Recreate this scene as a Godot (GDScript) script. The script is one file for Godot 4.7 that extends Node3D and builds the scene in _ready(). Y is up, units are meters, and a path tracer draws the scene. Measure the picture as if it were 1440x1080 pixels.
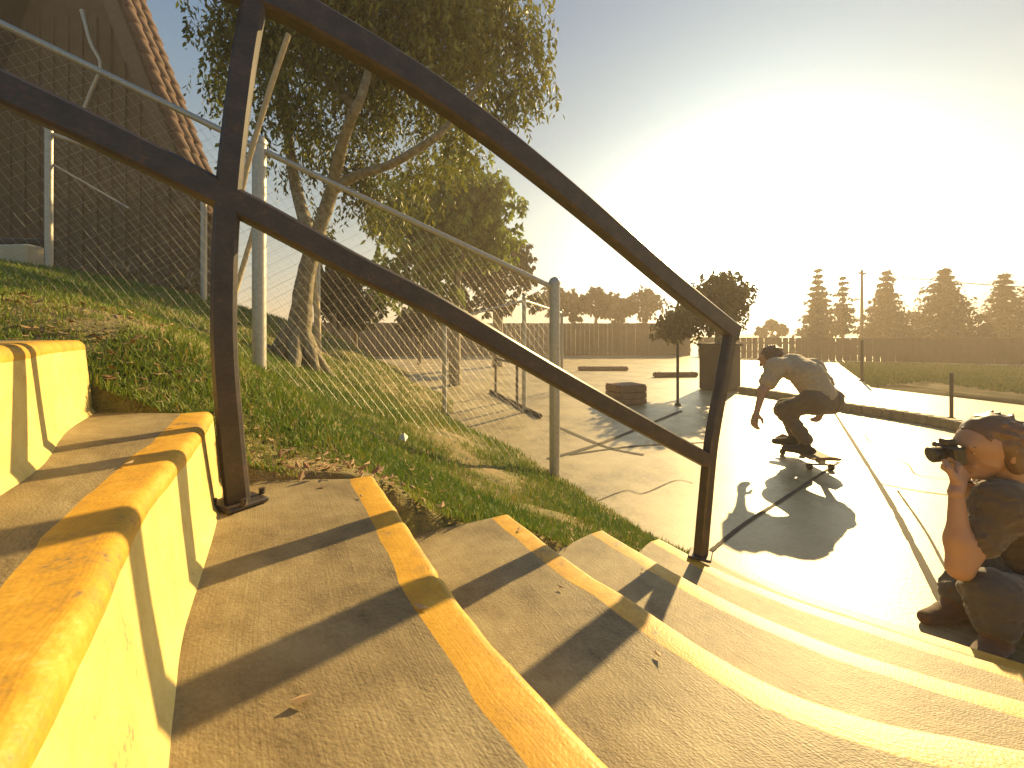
extends Node3D
# A winding flight of yellow-edged concrete steps beside a grass bank, low sun ahead. x right, y up, the court lies at y = 0.

const LEVELS := [1.12, 0.96, 0.80, 0.64, 0.48, 0.32, 0.16]
# outer edge of every tread in plan (x, distance ahead), from the grass side to the open side
const LIPS := [
	[[-0.945, 0.945], [-0.805, 0.743], [-0.634, 0.547], [-0.52, 0.36], [-0.42, 0.1], [-0.3, -0.3], [-0.1, -0.9]],
	[[-0.673, 0.961], [-0.547, 0.747], [-0.450, 0.567], [-0.390, 0.455], [-0.326, 0.358], [-0.227, 0.21], [-0.1, 0.0], [0.03, -0.2], [0.4, -0.7]],
	[[-0.323, 1.009], [-0.219, 0.822], [-0.135, 0.668], [-0.046, 0.510], [0.0107, 0.428], [0.0545, 0.367], [0.11, 0.30], [0.22, 0.18], [0.5, -0.05], [1.0, -0.35]],
	[[-0.004, 1.174], [0.09, 1.005], [0.155, 0.896], [0.22, 0.810], [0.274, 0.726], [0.33, 0.65], [0.392, 0.594], [0.47, 0.553], [0.576, 0.524], [0.75, 0.47], [1.2, 0.3], [1.8, 0.0]],
	[[0.309, 1.425], [0.445, 1.187], [0.53, 1.06], [0.613, 0.967], [0.71, 0.885], [0.869, 0.790], [1.1, 0.68], [1.5, 0.5], [2.2, 0.2]],
	[[0.595, 1.70], [0.70, 1.51], [0.79, 1.395], [0.88, 1.305], [1.01, 1.205], [1.166, 1.085], [1.45, 0.9], [1.9, 0.65], [2.6, 0.3]],
	[[0.876, 1.95], [0.96, 1.78], [1.06, 1.64], [1.22, 1.50], [1.40, 1.36], [1.65, 1.17], [2.05, 0.9], [2.8, 0.5]],
]
const SIDE := [[-4.0, 0.90], [-0.945, 0.945], [-0.673, 0.961], [-0.323, 1.009], [-0.004, 1.174], [0.309, 1.425], [0.595, 1.70], [0.876, 1.95]]
# known heights of the bank: x, distance ahead, height
const BANK := [
	[-0.81, 0.965, 0.965], [-0.45, 1.0, 0.805], [-0.60, 0.985, 0.82], [-0.69, 0.97, 0.93], [-0.30, 1.04, 0.775], [0.02, 1.2, 0.60], [-0.16, 1.11, 0.645], [0.15, 1.31, 0.485], [0.45, 1.58, 0.325], [0.74, 1.85, 0.165], [1.0, 2.08, 0.0],
	[-1.05, 1.2, 1.15], [-1.2, 1.0, 1.13], [-1.5, 1.5, 1.23], [-2.5, 1.2, 1.30], [-3.5, 2.0, 1.60], [-4.9, 4.2, 1.80], [-4.5, 4.4, 1.74], [-4.0, 4.6, 1.58], [-3.5, 5.0, 1.44], [-2.3, 4.5, 0.84],
	[-1.7, 2.87, 0.85], [-3.0, 6.5, 1.02], [-2.9, 8.0, 0.86], [-1.2, 2.0, 0.93], [-0.3, 2.0, 0.46], [0.0, 2.3, 0.30], [0.3, 2.0, 0.28], [-2.4, 3.0, 1.14], [-0.9, 3.6, 0.44],
	[0.9, 2.3, -0.03], [0.667, 2.67, 0.0], [0.34, 3.4, 0.0], [-0.76, 5.67, 0.0], [-2.2, 9.0, 0.0], [-5.1, 17.0, 0.0], [1.4, 3.4, -0.3], [0.5, 6.0, -0.35], [-0.5, 9.5, -0.35], [-2.0, 15.0, -0.4],
	[-6.5, 6.0, 1.95], [-8.0, 9.0, 1.9], [-6.0, 12.0, 0.9], [-9.0, 16.0, 0.9], [-4.0, 9.5, 0.85], [-9.5, 3.0, 2.1],
]

var rng := RandomNumberGenerator.new()
var mats := {}
var tps := []
var bank_grid := PackedFloat32Array()

# ---------------------------------------------------------------- helpers
func new_st() -> SurfaceTool:
	var s := SurfaceTool.new()
	s.begin(Mesh.PRIMITIVE_TRIANGLES)
	return s

func tri(s: SurfaceTool, a: Vector3, b: Vector3, c: Vector3) -> void:
	s.add_vertex(a); s.add_vertex(b); s.add_vertex(c)

func quad(s: SurfaceTool, a: Vector3, b: Vector3, c: Vector3, d: Vector3) -> void:
	tri(s, a, b, c); tri(s, a, c, d)

func box(s: SurfaceTool, c: Vector3, size: Vector3, b := Basis.IDENTITY, bev := 0.0) -> void:
	# a box with chamfered vertical and horizontal edges when bev > 0
	s.set_smooth_group(-1)
	var h := size / 2.0
	if bev <= 0.0:
		var p := []
		for i in 8:
			p.append(c + b * Vector3(h.x * (1 if i & 1 else -1), h.y * (1 if i & 2 else -1), h.z * (1 if i & 4 else -1)))
		quad(s, p[4], p[6], p[7], p[5]); quad(s, p[1], p[3], p[2], p[0])
		quad(s, p[0], p[2], p[6], p[4]); quad(s, p[5], p[7], p[3], p[1])
		quad(s, p[2], p[3], p[7], p[6]); quad(s, p[4], p[5], p[1], p[0])
		return
	var rings := []
	for k in 4:
		var y: float = [-h.y, -h.y + bev, h.y - bev, h.y][k]
		var g: float = bev if k == 0 or k == 3 else 0.0
		var x := h.x - g
		var z := h.z - g
		var e := bev
		var r := []
		for q in [[x - e, z], [x, z - e], [x, -z + e], [x - e, -z], [-x + e, -z], [-x, -z + e], [-x, z - e], [-x + e, z]]:
			r.append(c + b * Vector3(q[0], y, q[1]))
		rings.append(r)
	for k in 3:
		for i in 8:
			var j := (i + 1) % 8
			quad(s, rings[k][i], rings[k + 1][i], rings[k + 1][j], rings[k][j])
	for i in range(1, 7):
		tri(s, rings[3][0], rings[3][i + 1], rings[3][i])
		tri(s, rings[0][0], rings[0][i], rings[0][i + 1])

func tube(s: SurfaceTool, pts: Array, radii: Array, sides := 8, caps := true, bump := 0.0) -> void:
	s.set_smooth_group(0)
	var n := pts.size()
	var rings := []
	var up := Vector3(0.123, 0.05, 1.0)
	for i in n:
		var t: Vector3 = (pts[min(i + 1, n - 1)] - pts[max(i - 1, 0)]).normalized()
		var u := (up - t * up.dot(t)).normalized()
		if u.length() < 0.5: u = t.cross(Vector3.RIGHT).normalized()
		up = u
		var w := t.cross(u)
		var r: float = radii[min(i, radii.size() - 1)]
		var ring := []
		for k in sides:
			var a := TAU * k / sides
			var rr := r * (1.0 + bump * rng.randf_range(-1, 1))
			ring.append(pts[i] + (u * cos(a) + w * sin(a)) * rr)
		rings.append(ring)
	for i in n - 1:
		for k in sides:
			var j := (k + 1) % sides
			quad(s, rings[i][k], rings[i + 1][k], rings[i + 1][j], rings[i][j])
	if caps:
		s.set_smooth_group(-1)
		for k in range(1, sides - 1):
			tri(s, rings[0][0], rings[0][k], rings[0][k + 1])
			tri(s, rings[n - 1][0], rings[n - 1][k + 1], rings[n - 1][k])

func beam(s: SurfaceTool, pts: Array, side: Vector3, wide: float, high: float, bev := 0.006) -> void:
	# a rectangular hollow section, chamfered, swept along pts; side is the direction of its width
	s.set_smooth_group(-1)
	var n := pts.size()
	var rings := []
	var w := wide / 2.0
	var h := high / 2.0
	for i in n:
		var t: Vector3 = (pts[min(i + 1, n - 1)] - pts[max(i - 1, 0)]).normalized()
		var u := (side - t * side.dot(t)).normalized()
		var v := t.cross(u)
		var ring := []
		for q in [[w - bev, h], [w, h - bev], [w, -h + bev], [w - bev, -h], [-w + bev, -h], [-w, -h + bev], [-w, h - bev], [-w + bev, h]]:
			ring.append(pts[i] + u * q[0] + v * q[1])
		rings.append(ring)
	for i in n - 1:
		for k in 8:
			var j := (k + 1) % 8
			quad(s, rings[i][k], rings[i][j], rings[i + 1][j], rings[i + 1][k])
	for k in range(1, 7):
		tri(s, rings[0][0], rings[0][k + 1], rings[0][k])
		tri(s, rings[n - 1][0], rings[n - 1][k], rings[n - 1][k + 1])

func smooth_line(p: Array, per := 6) -> Array:
	var out := []
	for i in p.size() - 1:
		var a: Vector3 = p[max(i - 1, 0)]
		var d: Vector3 = p[min(i + 2, p.size() - 1)]
		for k in per:
			out.append(p[i].cubic_interpolate(p[i + 1], a, d, float(k) / per))
	out.append(p[-1])
	return out

func numbered(called: String) -> String:
	if not has_node(called): return called
	var i := 1
	while has_node("%s_%03d" % [called, i]): i += 1
	return "%s_%03d" % [called, i]

func tag(o: Node, label: String, category := "", group := "", kind := "") -> Node:
	if label: o.set_meta("label", label)
	if category: o.set_meta("category", category)
	if group: o.set_meta("group", group)
	if kind: o.set_meta("kind", kind)
	return o

func thing(called: String, label: String, category: String, at := Vector3.ZERO, group := "") -> Node3D:
	var o := Node3D.new()
	o.name = numbered(called)
	o.position = at
	add_child(o)
	tag(o, label, category, group)
	return o

# commits shapes given in world coordinates as one mesh under parent
func obj(called: String, s: SurfaceTool, m: Material, parent: Node = self, smooth := true) -> MeshInstance3D:
	if smooth: s.generate_normals()
	var o := MeshInstance3D.new()
	o.mesh = s.commit()
	o.name = numbered(called) if parent == self else called
	o.material_override = m
	if parent is Node3D and parent != self and parent.get_parent() == self and not parent is MeshInstance3D:
		o.position = -parent.position
	parent.add_child(o, true)
	return o

func scatter(called: String, mesh: Mesh, m: Material, where: Array, colors: Array, parent: Node = self) -> MultiMeshInstance3D:
	var mm := MultiMesh.new()
	mm.transform_format = MultiMesh.TRANSFORM_3D
	mm.use_colors = true
	mm.mesh = mesh
	mm.instance_count = where.size()
	for i in where.size():
		mm.set_instance_transform(i, where[i])
		mm.set_instance_color(i, colors[i])
	var o := MultiMeshInstance3D.new()
	o.multimesh = mm
	o.material_override = m
	o.name = called
	if parent != self: o.position = -parent.position
	parent.add_child(o, true)
	o.set_meta("kind", "stuff")
	return o

# ---------------------------------------------------------------- textures and materials
func noise_bytes(sd: int, freq: float, size: int, oct := 4, type := FastNoiseLite.TYPE_SIMPLEX_SMOOTH) -> PackedByteArray:
	var n := FastNoiseLite.new()
	n.seed = sd
	n.frequency = freq
	n.noise_type = type
	n.fractal_octaves = oct
	return n.get_seamless_image(size, size).get_data()

# colour ramp over a mix of noises; list of [seed, freq, weight]; specks darken or lighten single grains
func tex(size: int, layers: Array, ramp: Gradient, specks := 0.0, sd := 1, streak := 0.0) -> ImageTexture:
	var datas := []
	for l in layers: datas.append(noise_bytes(l[0], l[1], size))
	var out := PackedByteArray()
	out.resize(size * size * 3)
	var r := RandomNumberGenerator.new()
	r.seed = sd
	var lines := PackedFloat32Array()
	for y in size: lines.append(r.randf_range(-1, 1))
	var lut := []
	for i in 256: lut.append(ramp.sample(i / 255.0))
	for i in size * size:
		var v := 0.0
		for k in datas.size(): v += (datas[k][i] / 255.0 - 0.5) * layers[k][2]
		if streak > 0.0: v += lines[i / size] * streak
		if specks > 0.0: v += r.randf_range(-specks, specks)
		var c: Color = lut[clampi(int((v + 0.5) * 255.0), 0, 255)]
		out[i * 3] = clampi(int(c.r * 255.0), 0, 255)
		out[i * 3 + 1] = clampi(int(c.g * 255.0), 0, 255)
		out[i * 3 + 2] = clampi(int(c.b * 255.0), 0, 255)
	return ImageTexture.create_from_image(Image.create_from_data(size, size, false, Image.FORMAT_RGB8, out))

func ramp(stops: Array) -> Gradient:   # [[offset, linear colour], ...]
	var g := Gradient.new()
	g.offsets = PackedFloat32Array(stops.map(func(s): return s[0]))
	g.colors = PackedColorArray(stops.map(func(s): return Color(s[1][0], s[1][1], s[1][2]).linear_to_srgb()))
	return g

func mat(called: String, c: Array, rough := 0.8, metal := 0.0) -> StandardMaterial3D:
	var m := StandardMaterial3D.new()
	m.resource_name = called
	m.albedo_color = Color(c[0], c[1], c[2]).linear_to_srgb()
	m.roughness = rough
	m.metallic = metal
	mats[called] = m
	return m

func textured(called: String, t: Texture2D, rough: float, scale: float, world := true, height: Texture2D = null, h := 0.0, metal := 0.0) -> StandardMaterial3D:
	var m := mat(called, [1, 1, 1], rough, metal)
	m.albedo_texture = t
	if world:
		m.uv1_triplanar = true
		m.uv1_world_triplanar = true
	m.uv1_scale = Vector3.ONE * scale
	if height:
		m.heightmap_enabled = true
		m.heightmap_texture = height
		m.heightmap_scale = h
	return m

func make_materials() -> void:
	var grey := ramp([[0.0, [0, 0, 0]], [1.0, [1, 1, 1]]])
	var conc := tex(1024, [[3, 0.004, 0.55], [4, 0.02, 0.35], [5, 0.12, 0.3]], ramp([[0.0, [0.085, 0.062, 0.03]], [0.28, [0.19, 0.143, 0.072]], [0.55, [0.265, 0.207, 0.105]], [1.0, [0.40, 0.33, 0.185]]]), 0.09, 7, 0.012)
	var conc_h := tex(1024, [[8, 0.03, 0.3], [9, 0.2, 0.5]], grey, 0.12, 8, 0.1)
	textured("step_concrete", conc, 0.6, 0.9, false, conc_h, 0.10)
	textured("side_concrete", conc, 0.75, 1.2, true, conc_h, 0.2)
	var paint := tex(768, [[11, 0.006, 0.6], [12, 0.035, 0.65], [13, 0.15, 0.5]], ramp([[0.0, [0.14, 0.105, 0.055]], [0.1, [0.24, 0.175, 0.08]], [0.18, [0.44, 0.25, 0.04]], [0.5, [0.56, 0.305, 0.027]], [0.75, [0.61, 0.36, 0.045]], [1.0, [0.66, 0.45, 0.13]]]), 0.05, 9)
	textured("yellow_paint", paint, 0.5, 0.9, false, conc_h, 0.07)
	var pale := tex(768, [[14, 0.005, 0.5], [15, 0.03, 0.5], [16, 0.15, 0.35]], ramp([[0.0, [0.24, 0.18, 0.09]], [0.12, [0.36, 0.27, 0.12]], [0.2, [0.58, 0.42, 0.13]], [0.55, [0.68, 0.52, 0.17]], [1.0, [0.74, 0.60, 0.25]]]), 0.05, 29)
	textured("riser_paint", pale, 0.6, 0.9, false, conc_h, 0.1)
	var court := tex(1024, [[21, 0.004, 0.65], [22, 0.018, 0.4], [23, 0.1, 0.35]], ramp([[0.0, [0.12, 0.095, 0.05]], [0.33, [0.31, 0.25, 0.13]], [0.55, [0.40, 0.325, 0.175]], [1.0, [0.50, 0.42, 0.24]]]), 0.07, 10)
	textured("court_concrete", court, 0.46, 0.22, true, conc_h, 0.08)
	var soil := tex(512, [[31, 0.006, 0.7], [32, 0.03, 0.5], [33, 0.15, 0.4]], ramp([[0.0, [0.07, 0.07, 0.022]], [0.35, [0.15, 0.14, 0.042]], [0.6, [0.24, 0.18, 0.075]], [1.0, [0.38, 0.27, 0.14]]]), 0.15, 11)
	textured("bank_soil", soil, 0.95, 0.7, true, conc_h, 1.0)
	var barkt := tex(512, [[41, 0.01, 0.6], [42, 0.06, 0.6]], ramp([[0.0, [0.06, 0.048, 0.03]], [0.45, [0.27, 0.225, 0.145]], [1.0, [0.62, 0.54, 0.38]]]), 0.1, 12)
	textured("bark", barkt, 0.9, 2.2, true, conc_h, 1.2)
	var stuc := tex(512, [[51, 0.008, 0.4], [52, 0.08, 0.4]], ramp([[0.0, [0.07, 0.045, 0.022]], [0.5, [0.11, 0.073, 0.037]], [1.0, [0.15, 0.105, 0.057]]]), 0.08, 13)
	textured("brown_stucco", stuc, 0.9, 0.7, true)
	textured("brown_board", stuc, 0.8, 1.9, true)
	var tilet := tex(512, [[61, 0.01, 0.6], [62, 0.09, 0.4]], ramp([[0.0, [0.035, 0.018, 0.011]], [0.5, [0.08, 0.034, 0.02]], [1.0, [0.14, 0.065, 0.038]]]), 0.1, 14)
	textured("clay_tile", tilet, 0.8, 1.3, true)
	var rust := tex(512, [[71, 0.012, 0.7], [72, 0.07, 0.5]], ramp([[0.0, [0.022, 0.017, 0.015]], [0.45, [0.045, 0.036, 0.032]], [0.72, [0.065, 0.048, 0.04]], [0.85, [0.14, 0.07, 0.04]], [1.0, [0.2, 0.11, 0.06]]]), 0.06, 15)
	textured("rail_paint", rust, 0.42, 2.6, true)
	var galv := tex(512, [[81, 0.02, 0.5], [82, 0.1, 0.4]], ramp([[0.0, [0.3, 0.28, 0.24]], [1.0, [0.62, 0.59, 0.52]]]), 0.06, 16)
	textured("galvanised", galv, 0.45, 3.0, true).metallic = 0.55
	var plank := tex(512, [[91, 0.006, 0.5], [92, 0.06, 0.5]], ramp([[0.0, [0.035, 0.03, 0.024]], [0.5, [0.06, 0.05, 0.04]], [1.0, [0.10, 0.085, 0.066]]]), 0.06, 17)
	textured("dark_board", plank, 0.85, 0.8, true)
	var wood := tex(512, [[95, 0.01, 0.5], [96, 0.08, 0.5]], ramp([[0.0, [0.10, 0.05, 0.025]], [0.5, [0.2, 0.11, 0.06]], [1.0, [0.34, 0.21, 0.12]]]), 0.08, 18)
	textured("brown_wood", wood, 0.75, 1.6, true)
	textured("stake_wood", tex(256, [[97, 0.02, 0.5]], ramp([[0.0, [0.34, 0.26, 0.15]], [1.0, [0.55, 0.45, 0.29]]]), 0.08, 19), 0.7, 3.0, true)
	textured("cream_render", tex(256, [[98, 0.02, 0.5]], ramp([[0.0, [0.5, 0.42, 0.27]], [1.0, [0.65, 0.57, 0.4]]]), 0.05, 20), 0.85, 1.0, true)
	mat("tar", [0.035, 0.03, 0.024], 0.85)
	mat("black_plastic", [0.02, 0.019, 0.018], 0.35)
	mat("cable_black", [0.02, 0.02, 0.02], 0.6)
	mat("skin", [0.36, 0.205, 0.13], 0.5).subsurf_scatter_enabled = true
	mats.skin.subsurf_scatter_strength = 0.12
	mat("hair", [0.13, 0.07, 0.034], 0.42)
	mat("lens_glass", [0.02, 0.02, 0.03], 0.05)
	mat("white_rubber", [0.6, 0.55, 0.45], 0.6)
	mat("eye_white", [0.7, 0.68, 0.62], 0.3)
	mat("eye_dark", [0.03, 0.02, 0.015], 0.2)
	mat("lips", [0.32, 0.12, 0.09], 0.5)
	cloth("brown_shirt", [0.085, 0.062, 0.045])
	cloth("tan_shirt", [0.40, 0.31, 0.2])
	cloth("khaki_trousers", [0.11, 0.085, 0.06])
	cloth("dark_denim", [0.06, 0.056, 0.06])
	cloth("brown_suede", [0.085, 0.045, 0.03])
	cloth("black_suede", [0.03, 0.026, 0.024])
	for q in [["leaf", 0.8], ["grass_blade", 0.7], ["dry_leaf", 0.25], ["needle", 0.3]]:
		var m := mat(q[0], [1, 1, 1], 0.55 if q[0] == "leaf" else 0.75)
		m.vertex_color_use_as_albedo = true
		m.cull_mode = BaseMaterial3D.CULL_DISABLED
		m.backlight_enabled = true
		m.backlight = Color(q[1], q[1], q[1] * 0.6)

func cloth(called: String, c: Array) -> void:
	var g := ramp([[0.0, [c[0] * 0.7, c[1] * 0.7, c[2] * 0.7]], [1.0, [c[0] * 1.3, c[1] * 1.3, c[2] * 1.3]]])
	var m := textured(called, tex(256, [[hash(called) % 97, 0.03, 0.6]], g, 0.15, 3), 0.9, 4.0)
	m.rim_enabled = true
	m.rim = 0.4

# ---------------------------------------------------------------- the bank: a thin-plate surface through BANK
func solve_bank() -> void:
	var n := BANK.size()
	var m := n + 3
	var a := []
	for i in m:
		var row := PackedFloat64Array()
		row.resize(m + 1)
		a.append(row)
	for i in n:
		for j in n:
			var dx: float = BANK[i][0] - BANK[j][0]
			var dz: float = BANK[i][1] - BANK[j][1]
			a[i][j] = tp(dx * dx + dz * dz) + (0.001 if i == j else 0.0)
		a[i][n] = 1.0; a[i][n + 1] = BANK[i][0]; a[i][n + 2] = BANK[i][1]
		a[n][i] = 1.0; a[n + 1][i] = BANK[i][0]; a[n + 2][i] = BANK[i][1]
		a[i][m] = BANK[i][2]
	for c in m:
		var p := c
		for r in range(c + 1, m):
			if absf(a[r][c]) > absf(a[p][c]): p = r
		var t = a[c]; a[c] = a[p]; a[p] = t
		for r in m:
			if r != c:
				var f: float = a[r][c] / a[c][c]
				if f != 0.0:
					for k in range(c, m + 1): a[r][k] -= f * a[c][k]
	for c in m: tps.append(a[c][m] / a[c][c])

func tp(r2: float) -> float:
	return 0.5 * r2 * log(r2) if r2 > 1e-12 else 0.0

func bank(x: float, d: float) -> float:
	# bilinear look-up in a 10 cm grid of the surface
	if bank_grid.is_empty():
		for k in 200:
			for i in 140: bank_grid.append(bank_exact(-12.0 + i * 0.1, 0.4 + k * 0.1))
	var u := clampf((x + 12.0) / 0.1, 0.0, 138.9)
	var v := clampf((d - 0.4) / 0.1, 0.0, 198.9)
	var i := int(u)
	var k := int(v)
	return lerpf(lerpf(bank_grid[k * 140 + i], bank_grid[k * 140 + i + 1], u - i), lerpf(bank_grid[k * 140 + 140 + i], bank_grid[k * 140 + 141 + i], u - i), v - k)

func bank_exact(x: float, d: float) -> float:
	var n := BANK.size()
	var h: float = tps[n] + tps[n + 1] * x + tps[n + 2] * d
	for i in n:
		var dx: float = x - BANK[i][0]
		var dz: float = d - BANK[i][1]
		h += tps[i] * tp(dx * dx + dz * dz)
	return h

func on_bank(x: float, d: float, lift := 0.0) -> Vector3:
	return Vector3(x, maxf(bank(x, d), 0.0) + lift, -d)

func stairs_outline() -> PackedVector2Array:
	var p := PackedVector2Array()
	for q in SIDE: p.append(Vector2(q[0], q[1]))
	for q in [[1.1, 1.8], [1.6, 1.35], [3.0, 0.6], [3.0, -2.0], [-4.0, -2.0]]: p.append(Vector2(q[0], q[1]))
	return p

# ---------------------------------------------------------------- the steps
func resample(p: Array, n: int) -> Array:
	var v := []
	for q in p: v.append(Vector3(q[0], 0, -q[1]))
	v = smooth_line(v, 8)
	var cum := [0.0]
	for i in v.size() - 1: cum.append(cum[-1] + v[i].distance_to(v[i + 1]))
	var out := []
	var k := 0
	for i in n:
		var s: float = cum[-1] * pow(float(i) / (n - 1), 1.5)   # denser on the near grass side
		while k < v.size() - 2 and cum[k + 1] < s: k += 1
		out.append(v[k].lerp(v[k + 1], clampf((s - cum[k]) / maxf(cum[k + 1] - cum[k], 1e-9), 0, 1)))
	return out

func build_steps() -> void:
	var root := thing("concrete_steps", "winding concrete steps with yellow painted edges and faces", "stairs", Vector3(0.3, 0, -0.9))
	var n := 110
	var wob := FastNoiseLite.new()
	wob.seed = 5
	wob.frequency = 9.0
	var inner := []
	for k in n: inner.append(Vector3(-4.0, 0, -0.92 + 2.9 * pow(float(k) / (n - 1), 1.5)))
	for i in LEVELS.size():
		var y: float = LEVELS[i]
		var lower: float = LEVELS[i + 1] if i + 1 < LEVELS.size() else 0.0
		var lip := resample(LIPS[i], n)
		var tread := new_st()
		var edge := new_st()
		var rows_t := []
		var rows_e := []
		var run := 0.0
		for k in n:
			var b: Vector3 = inner[k]
			var l: Vector3 = lip[k]
			if k > 0: run += lip[k].distance_to(lip[k - 1])
			var tan_: Vector3 = (lip[min(k + 1, n - 1)] - lip[max(k - 1, 0)]).normalized()
			var out := Vector3.UP.cross(tan_)
			if out.dot(l - b) < 0: out = -out
			var chip := wob.get_noise_2d(run, i * 7.0) * 0.0018
			if wob.get_noise_2d(run * 3.0, i * 3.0 + 50.0) > 0.6: chip -= 0.005
			var w := 0.058 + wob.get_noise_2d(run * 0.7, i * 11.0 + 20.0) * 0.006
			var reach := (l - b).length()
			w = minf(w, reach * 0.45)
			var row := []
			var m := l - out * w
			m = m if i > 0 else l - out * w
			b.y = y; m.y = y
			for q in 7:
				var f := q / 6.0
				var p: Vector3 = b.lerp(m, f)
				p.y = y + wob.get_noise_2d(p.x * 0.5, p.z * 0.5) * 0.0025 * sin(f * PI)
				row.append([p, Vector2(run, p.distance_to(b))])
			rows_t.append(row)
			var e := []
			var rad := 0.016
			var batter := lerpf(0.012, 0.026, clampf((1.0 + l.z) / 0.7, 0.0, 1.0)) if i == 1 else 0.012
			var dist := 0.0
			for q in [[w, 0.0], [rad, 0.0], [rad * 0.62, 0.0013], [rad * 0.3, 0.0052], [rad * 0.1, 0.0105], [0.0, rad], [0.0, 0.021], [-batter * 0.5, (y - lower) * 0.55], [-batter, y - lower - 0.012], [-batter - 0.006, y - lower - 0.004], [-batter - 0.014, y - lower + 0.01]]:
				var p: Vector3 = l - out * (q[0] - (chip if q[0] < w and q[1] < 0.03 else chip * 0.2))
				if q[0] == w: p = m
				p.y = y - q[1] + (chip * 0.5 if q[0] < w and q[1] < rad else 0.0)
				if e.size(): dist += p.distance_to(e[-1][0])
				e.append([p, Vector2(run, dist + 0.3 * i)])
			rows_e.append(e)
		var face := new_st()
		var rows_p := []
		var rows_f := []
		for e in rows_e:
			rows_p.append(e.slice(0, 7))
			rows_f.append(e.slice(6))
		for pair in [[tread, rows_t], [edge, rows_p], [face, rows_f]]:
			var s: SurfaceTool = pair[0]
			s.set_smooth_group(0)
			for k in n - 1:
				for q in pair[1][k].size() - 1:
					for c in [[k, q], [k + 1, q], [k + 1, q + 1], [k, q], [k + 1, q + 1], [k, q + 1]]:
						var vert = pair[1][c[0]][c[1]]
						s.set_uv(vert[1])
						s.add_vertex(vert[0])
		# the step's side towards the grass
		var sd := new_st()
		var prof := []
		for v in rows_t[0]: prof.append(v[0])
		for v in rows_e[0]: prof.append(v[0])
		for q in prof.size() - 1:
			var a: Vector3 = prof[q]
			var c: Vector3 = prof[q + 1]
			quad(sd, Vector3(a.x, lower - 0.35, a.z), Vector3(c.x, lower - 0.35, c.z), c, a)
		var st := obj("step", tread, mats.step_concrete, root)
		obj("yellow_edge", edge, mats.yellow_paint, st)
		obj("riser", face, mats.riser_paint, st)
		obj("step_side", sd, mats.side_concrete, st)
		inner = lip

# ---------------------------------------------------------------- the bank, its grass and leaves
func build_bank() -> void:
	var xs := []
	var ds := []
	var x := 1.5
	while x > -12.0:
		xs.append(x)
		x -= 0.035 if x > -1.6 else (0.08 if x > -3.0 else 0.25)
	var d := 0.8
	while d < 19.0:
		ds.append(d)
		d += 0.035 if d < 2.2 else (0.08 if d < 4.0 else 0.25)
	var rough := FastNoiseLite.new()
	rough.seed = 77
	rough.frequency = 1.6
	var outline := stairs_outline()
	var grid := []
	for i in xs.size():
		var col := PackedVector3Array()
		for k in ds.size():
			var h := bank(xs[i], ds[k])
			if h > 0.02: h += rough.get_noise_2d(xs[i], ds[k]) * 0.035 * clampf((ds[k] - 0.8), 0.15, 1.0)
			if Geometry2D.is_point_in_polygon(Vector2(xs[i], ds[k]), outline):
				var inside := 9.0
				for q in 9:
					var near := Geometry2D.get_closest_point_to_segment(Vector2(xs[i], ds[k]), outline[q], outline[q + 1])
					inside = minf(inside, near.distance_to(Vector2(xs[i], ds[k])))
				h -= minf(inside * 6.0, 0.6) + 0.015
			col.append(Vector3(xs[i], maxf(h, -0.1), -ds[k]))
		grid.append(col)
	var s := new_st()
	s.set_smooth_group(0)
	for i in xs.size() - 1:
		for k in ds.size() - 1:
			var a: Vector3 = grid[i][k]
			var b: Vector3 = grid[i][k + 1]
			var c: Vector3 = grid[i + 1][k + 1]
			var e: Vector3 = grid[i + 1][k]
			if maxf(maxf(a.y, b.y), maxf(c.y, e.y)) < -0.09: continue
			quad(s, a, e, c, b)
	tag(obj("grass_bank_terrain", s, mats.bank_soil), "grassy bank of bare brown patches rising left of the steps", "", "", "structure")

func blade_mesh(w: float, h: float, bend: float) -> ArrayMesh:
	var s := new_st()
	s.set_smooth_group(-1)
	var a := Vector3(-w, 0, 0)
	var b := Vector3(w, 0, 0)
	var c := Vector3(w * 0.8, h * 0.55, bend * 0.35)
	var d := Vector3(-w * 0.8, h * 0.55, bend * 0.35)
	quad(s, a, d, c, b)
	tri(s, d, Vector3(0, h, bend), c)
	s.generate_normals()
	return s.commit()

func leaf_mesh(l: float, w: float) -> ArrayMesh:
	var s := new_st()
	s.set_smooth_group(-1)
	var tip := Vector3(0, -l, 0)
	var m1 := Vector3(-w, -l * 0.45, w * 0.4)
	var m2 := Vector3(w, -l * 0.45, w * 0.4)
	tri(s, Vector3.ZERO, m1, tip)
	tri(s, Vector3.ZERO, tip, m2)
	s.generate_normals()
	return s.commit()

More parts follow.
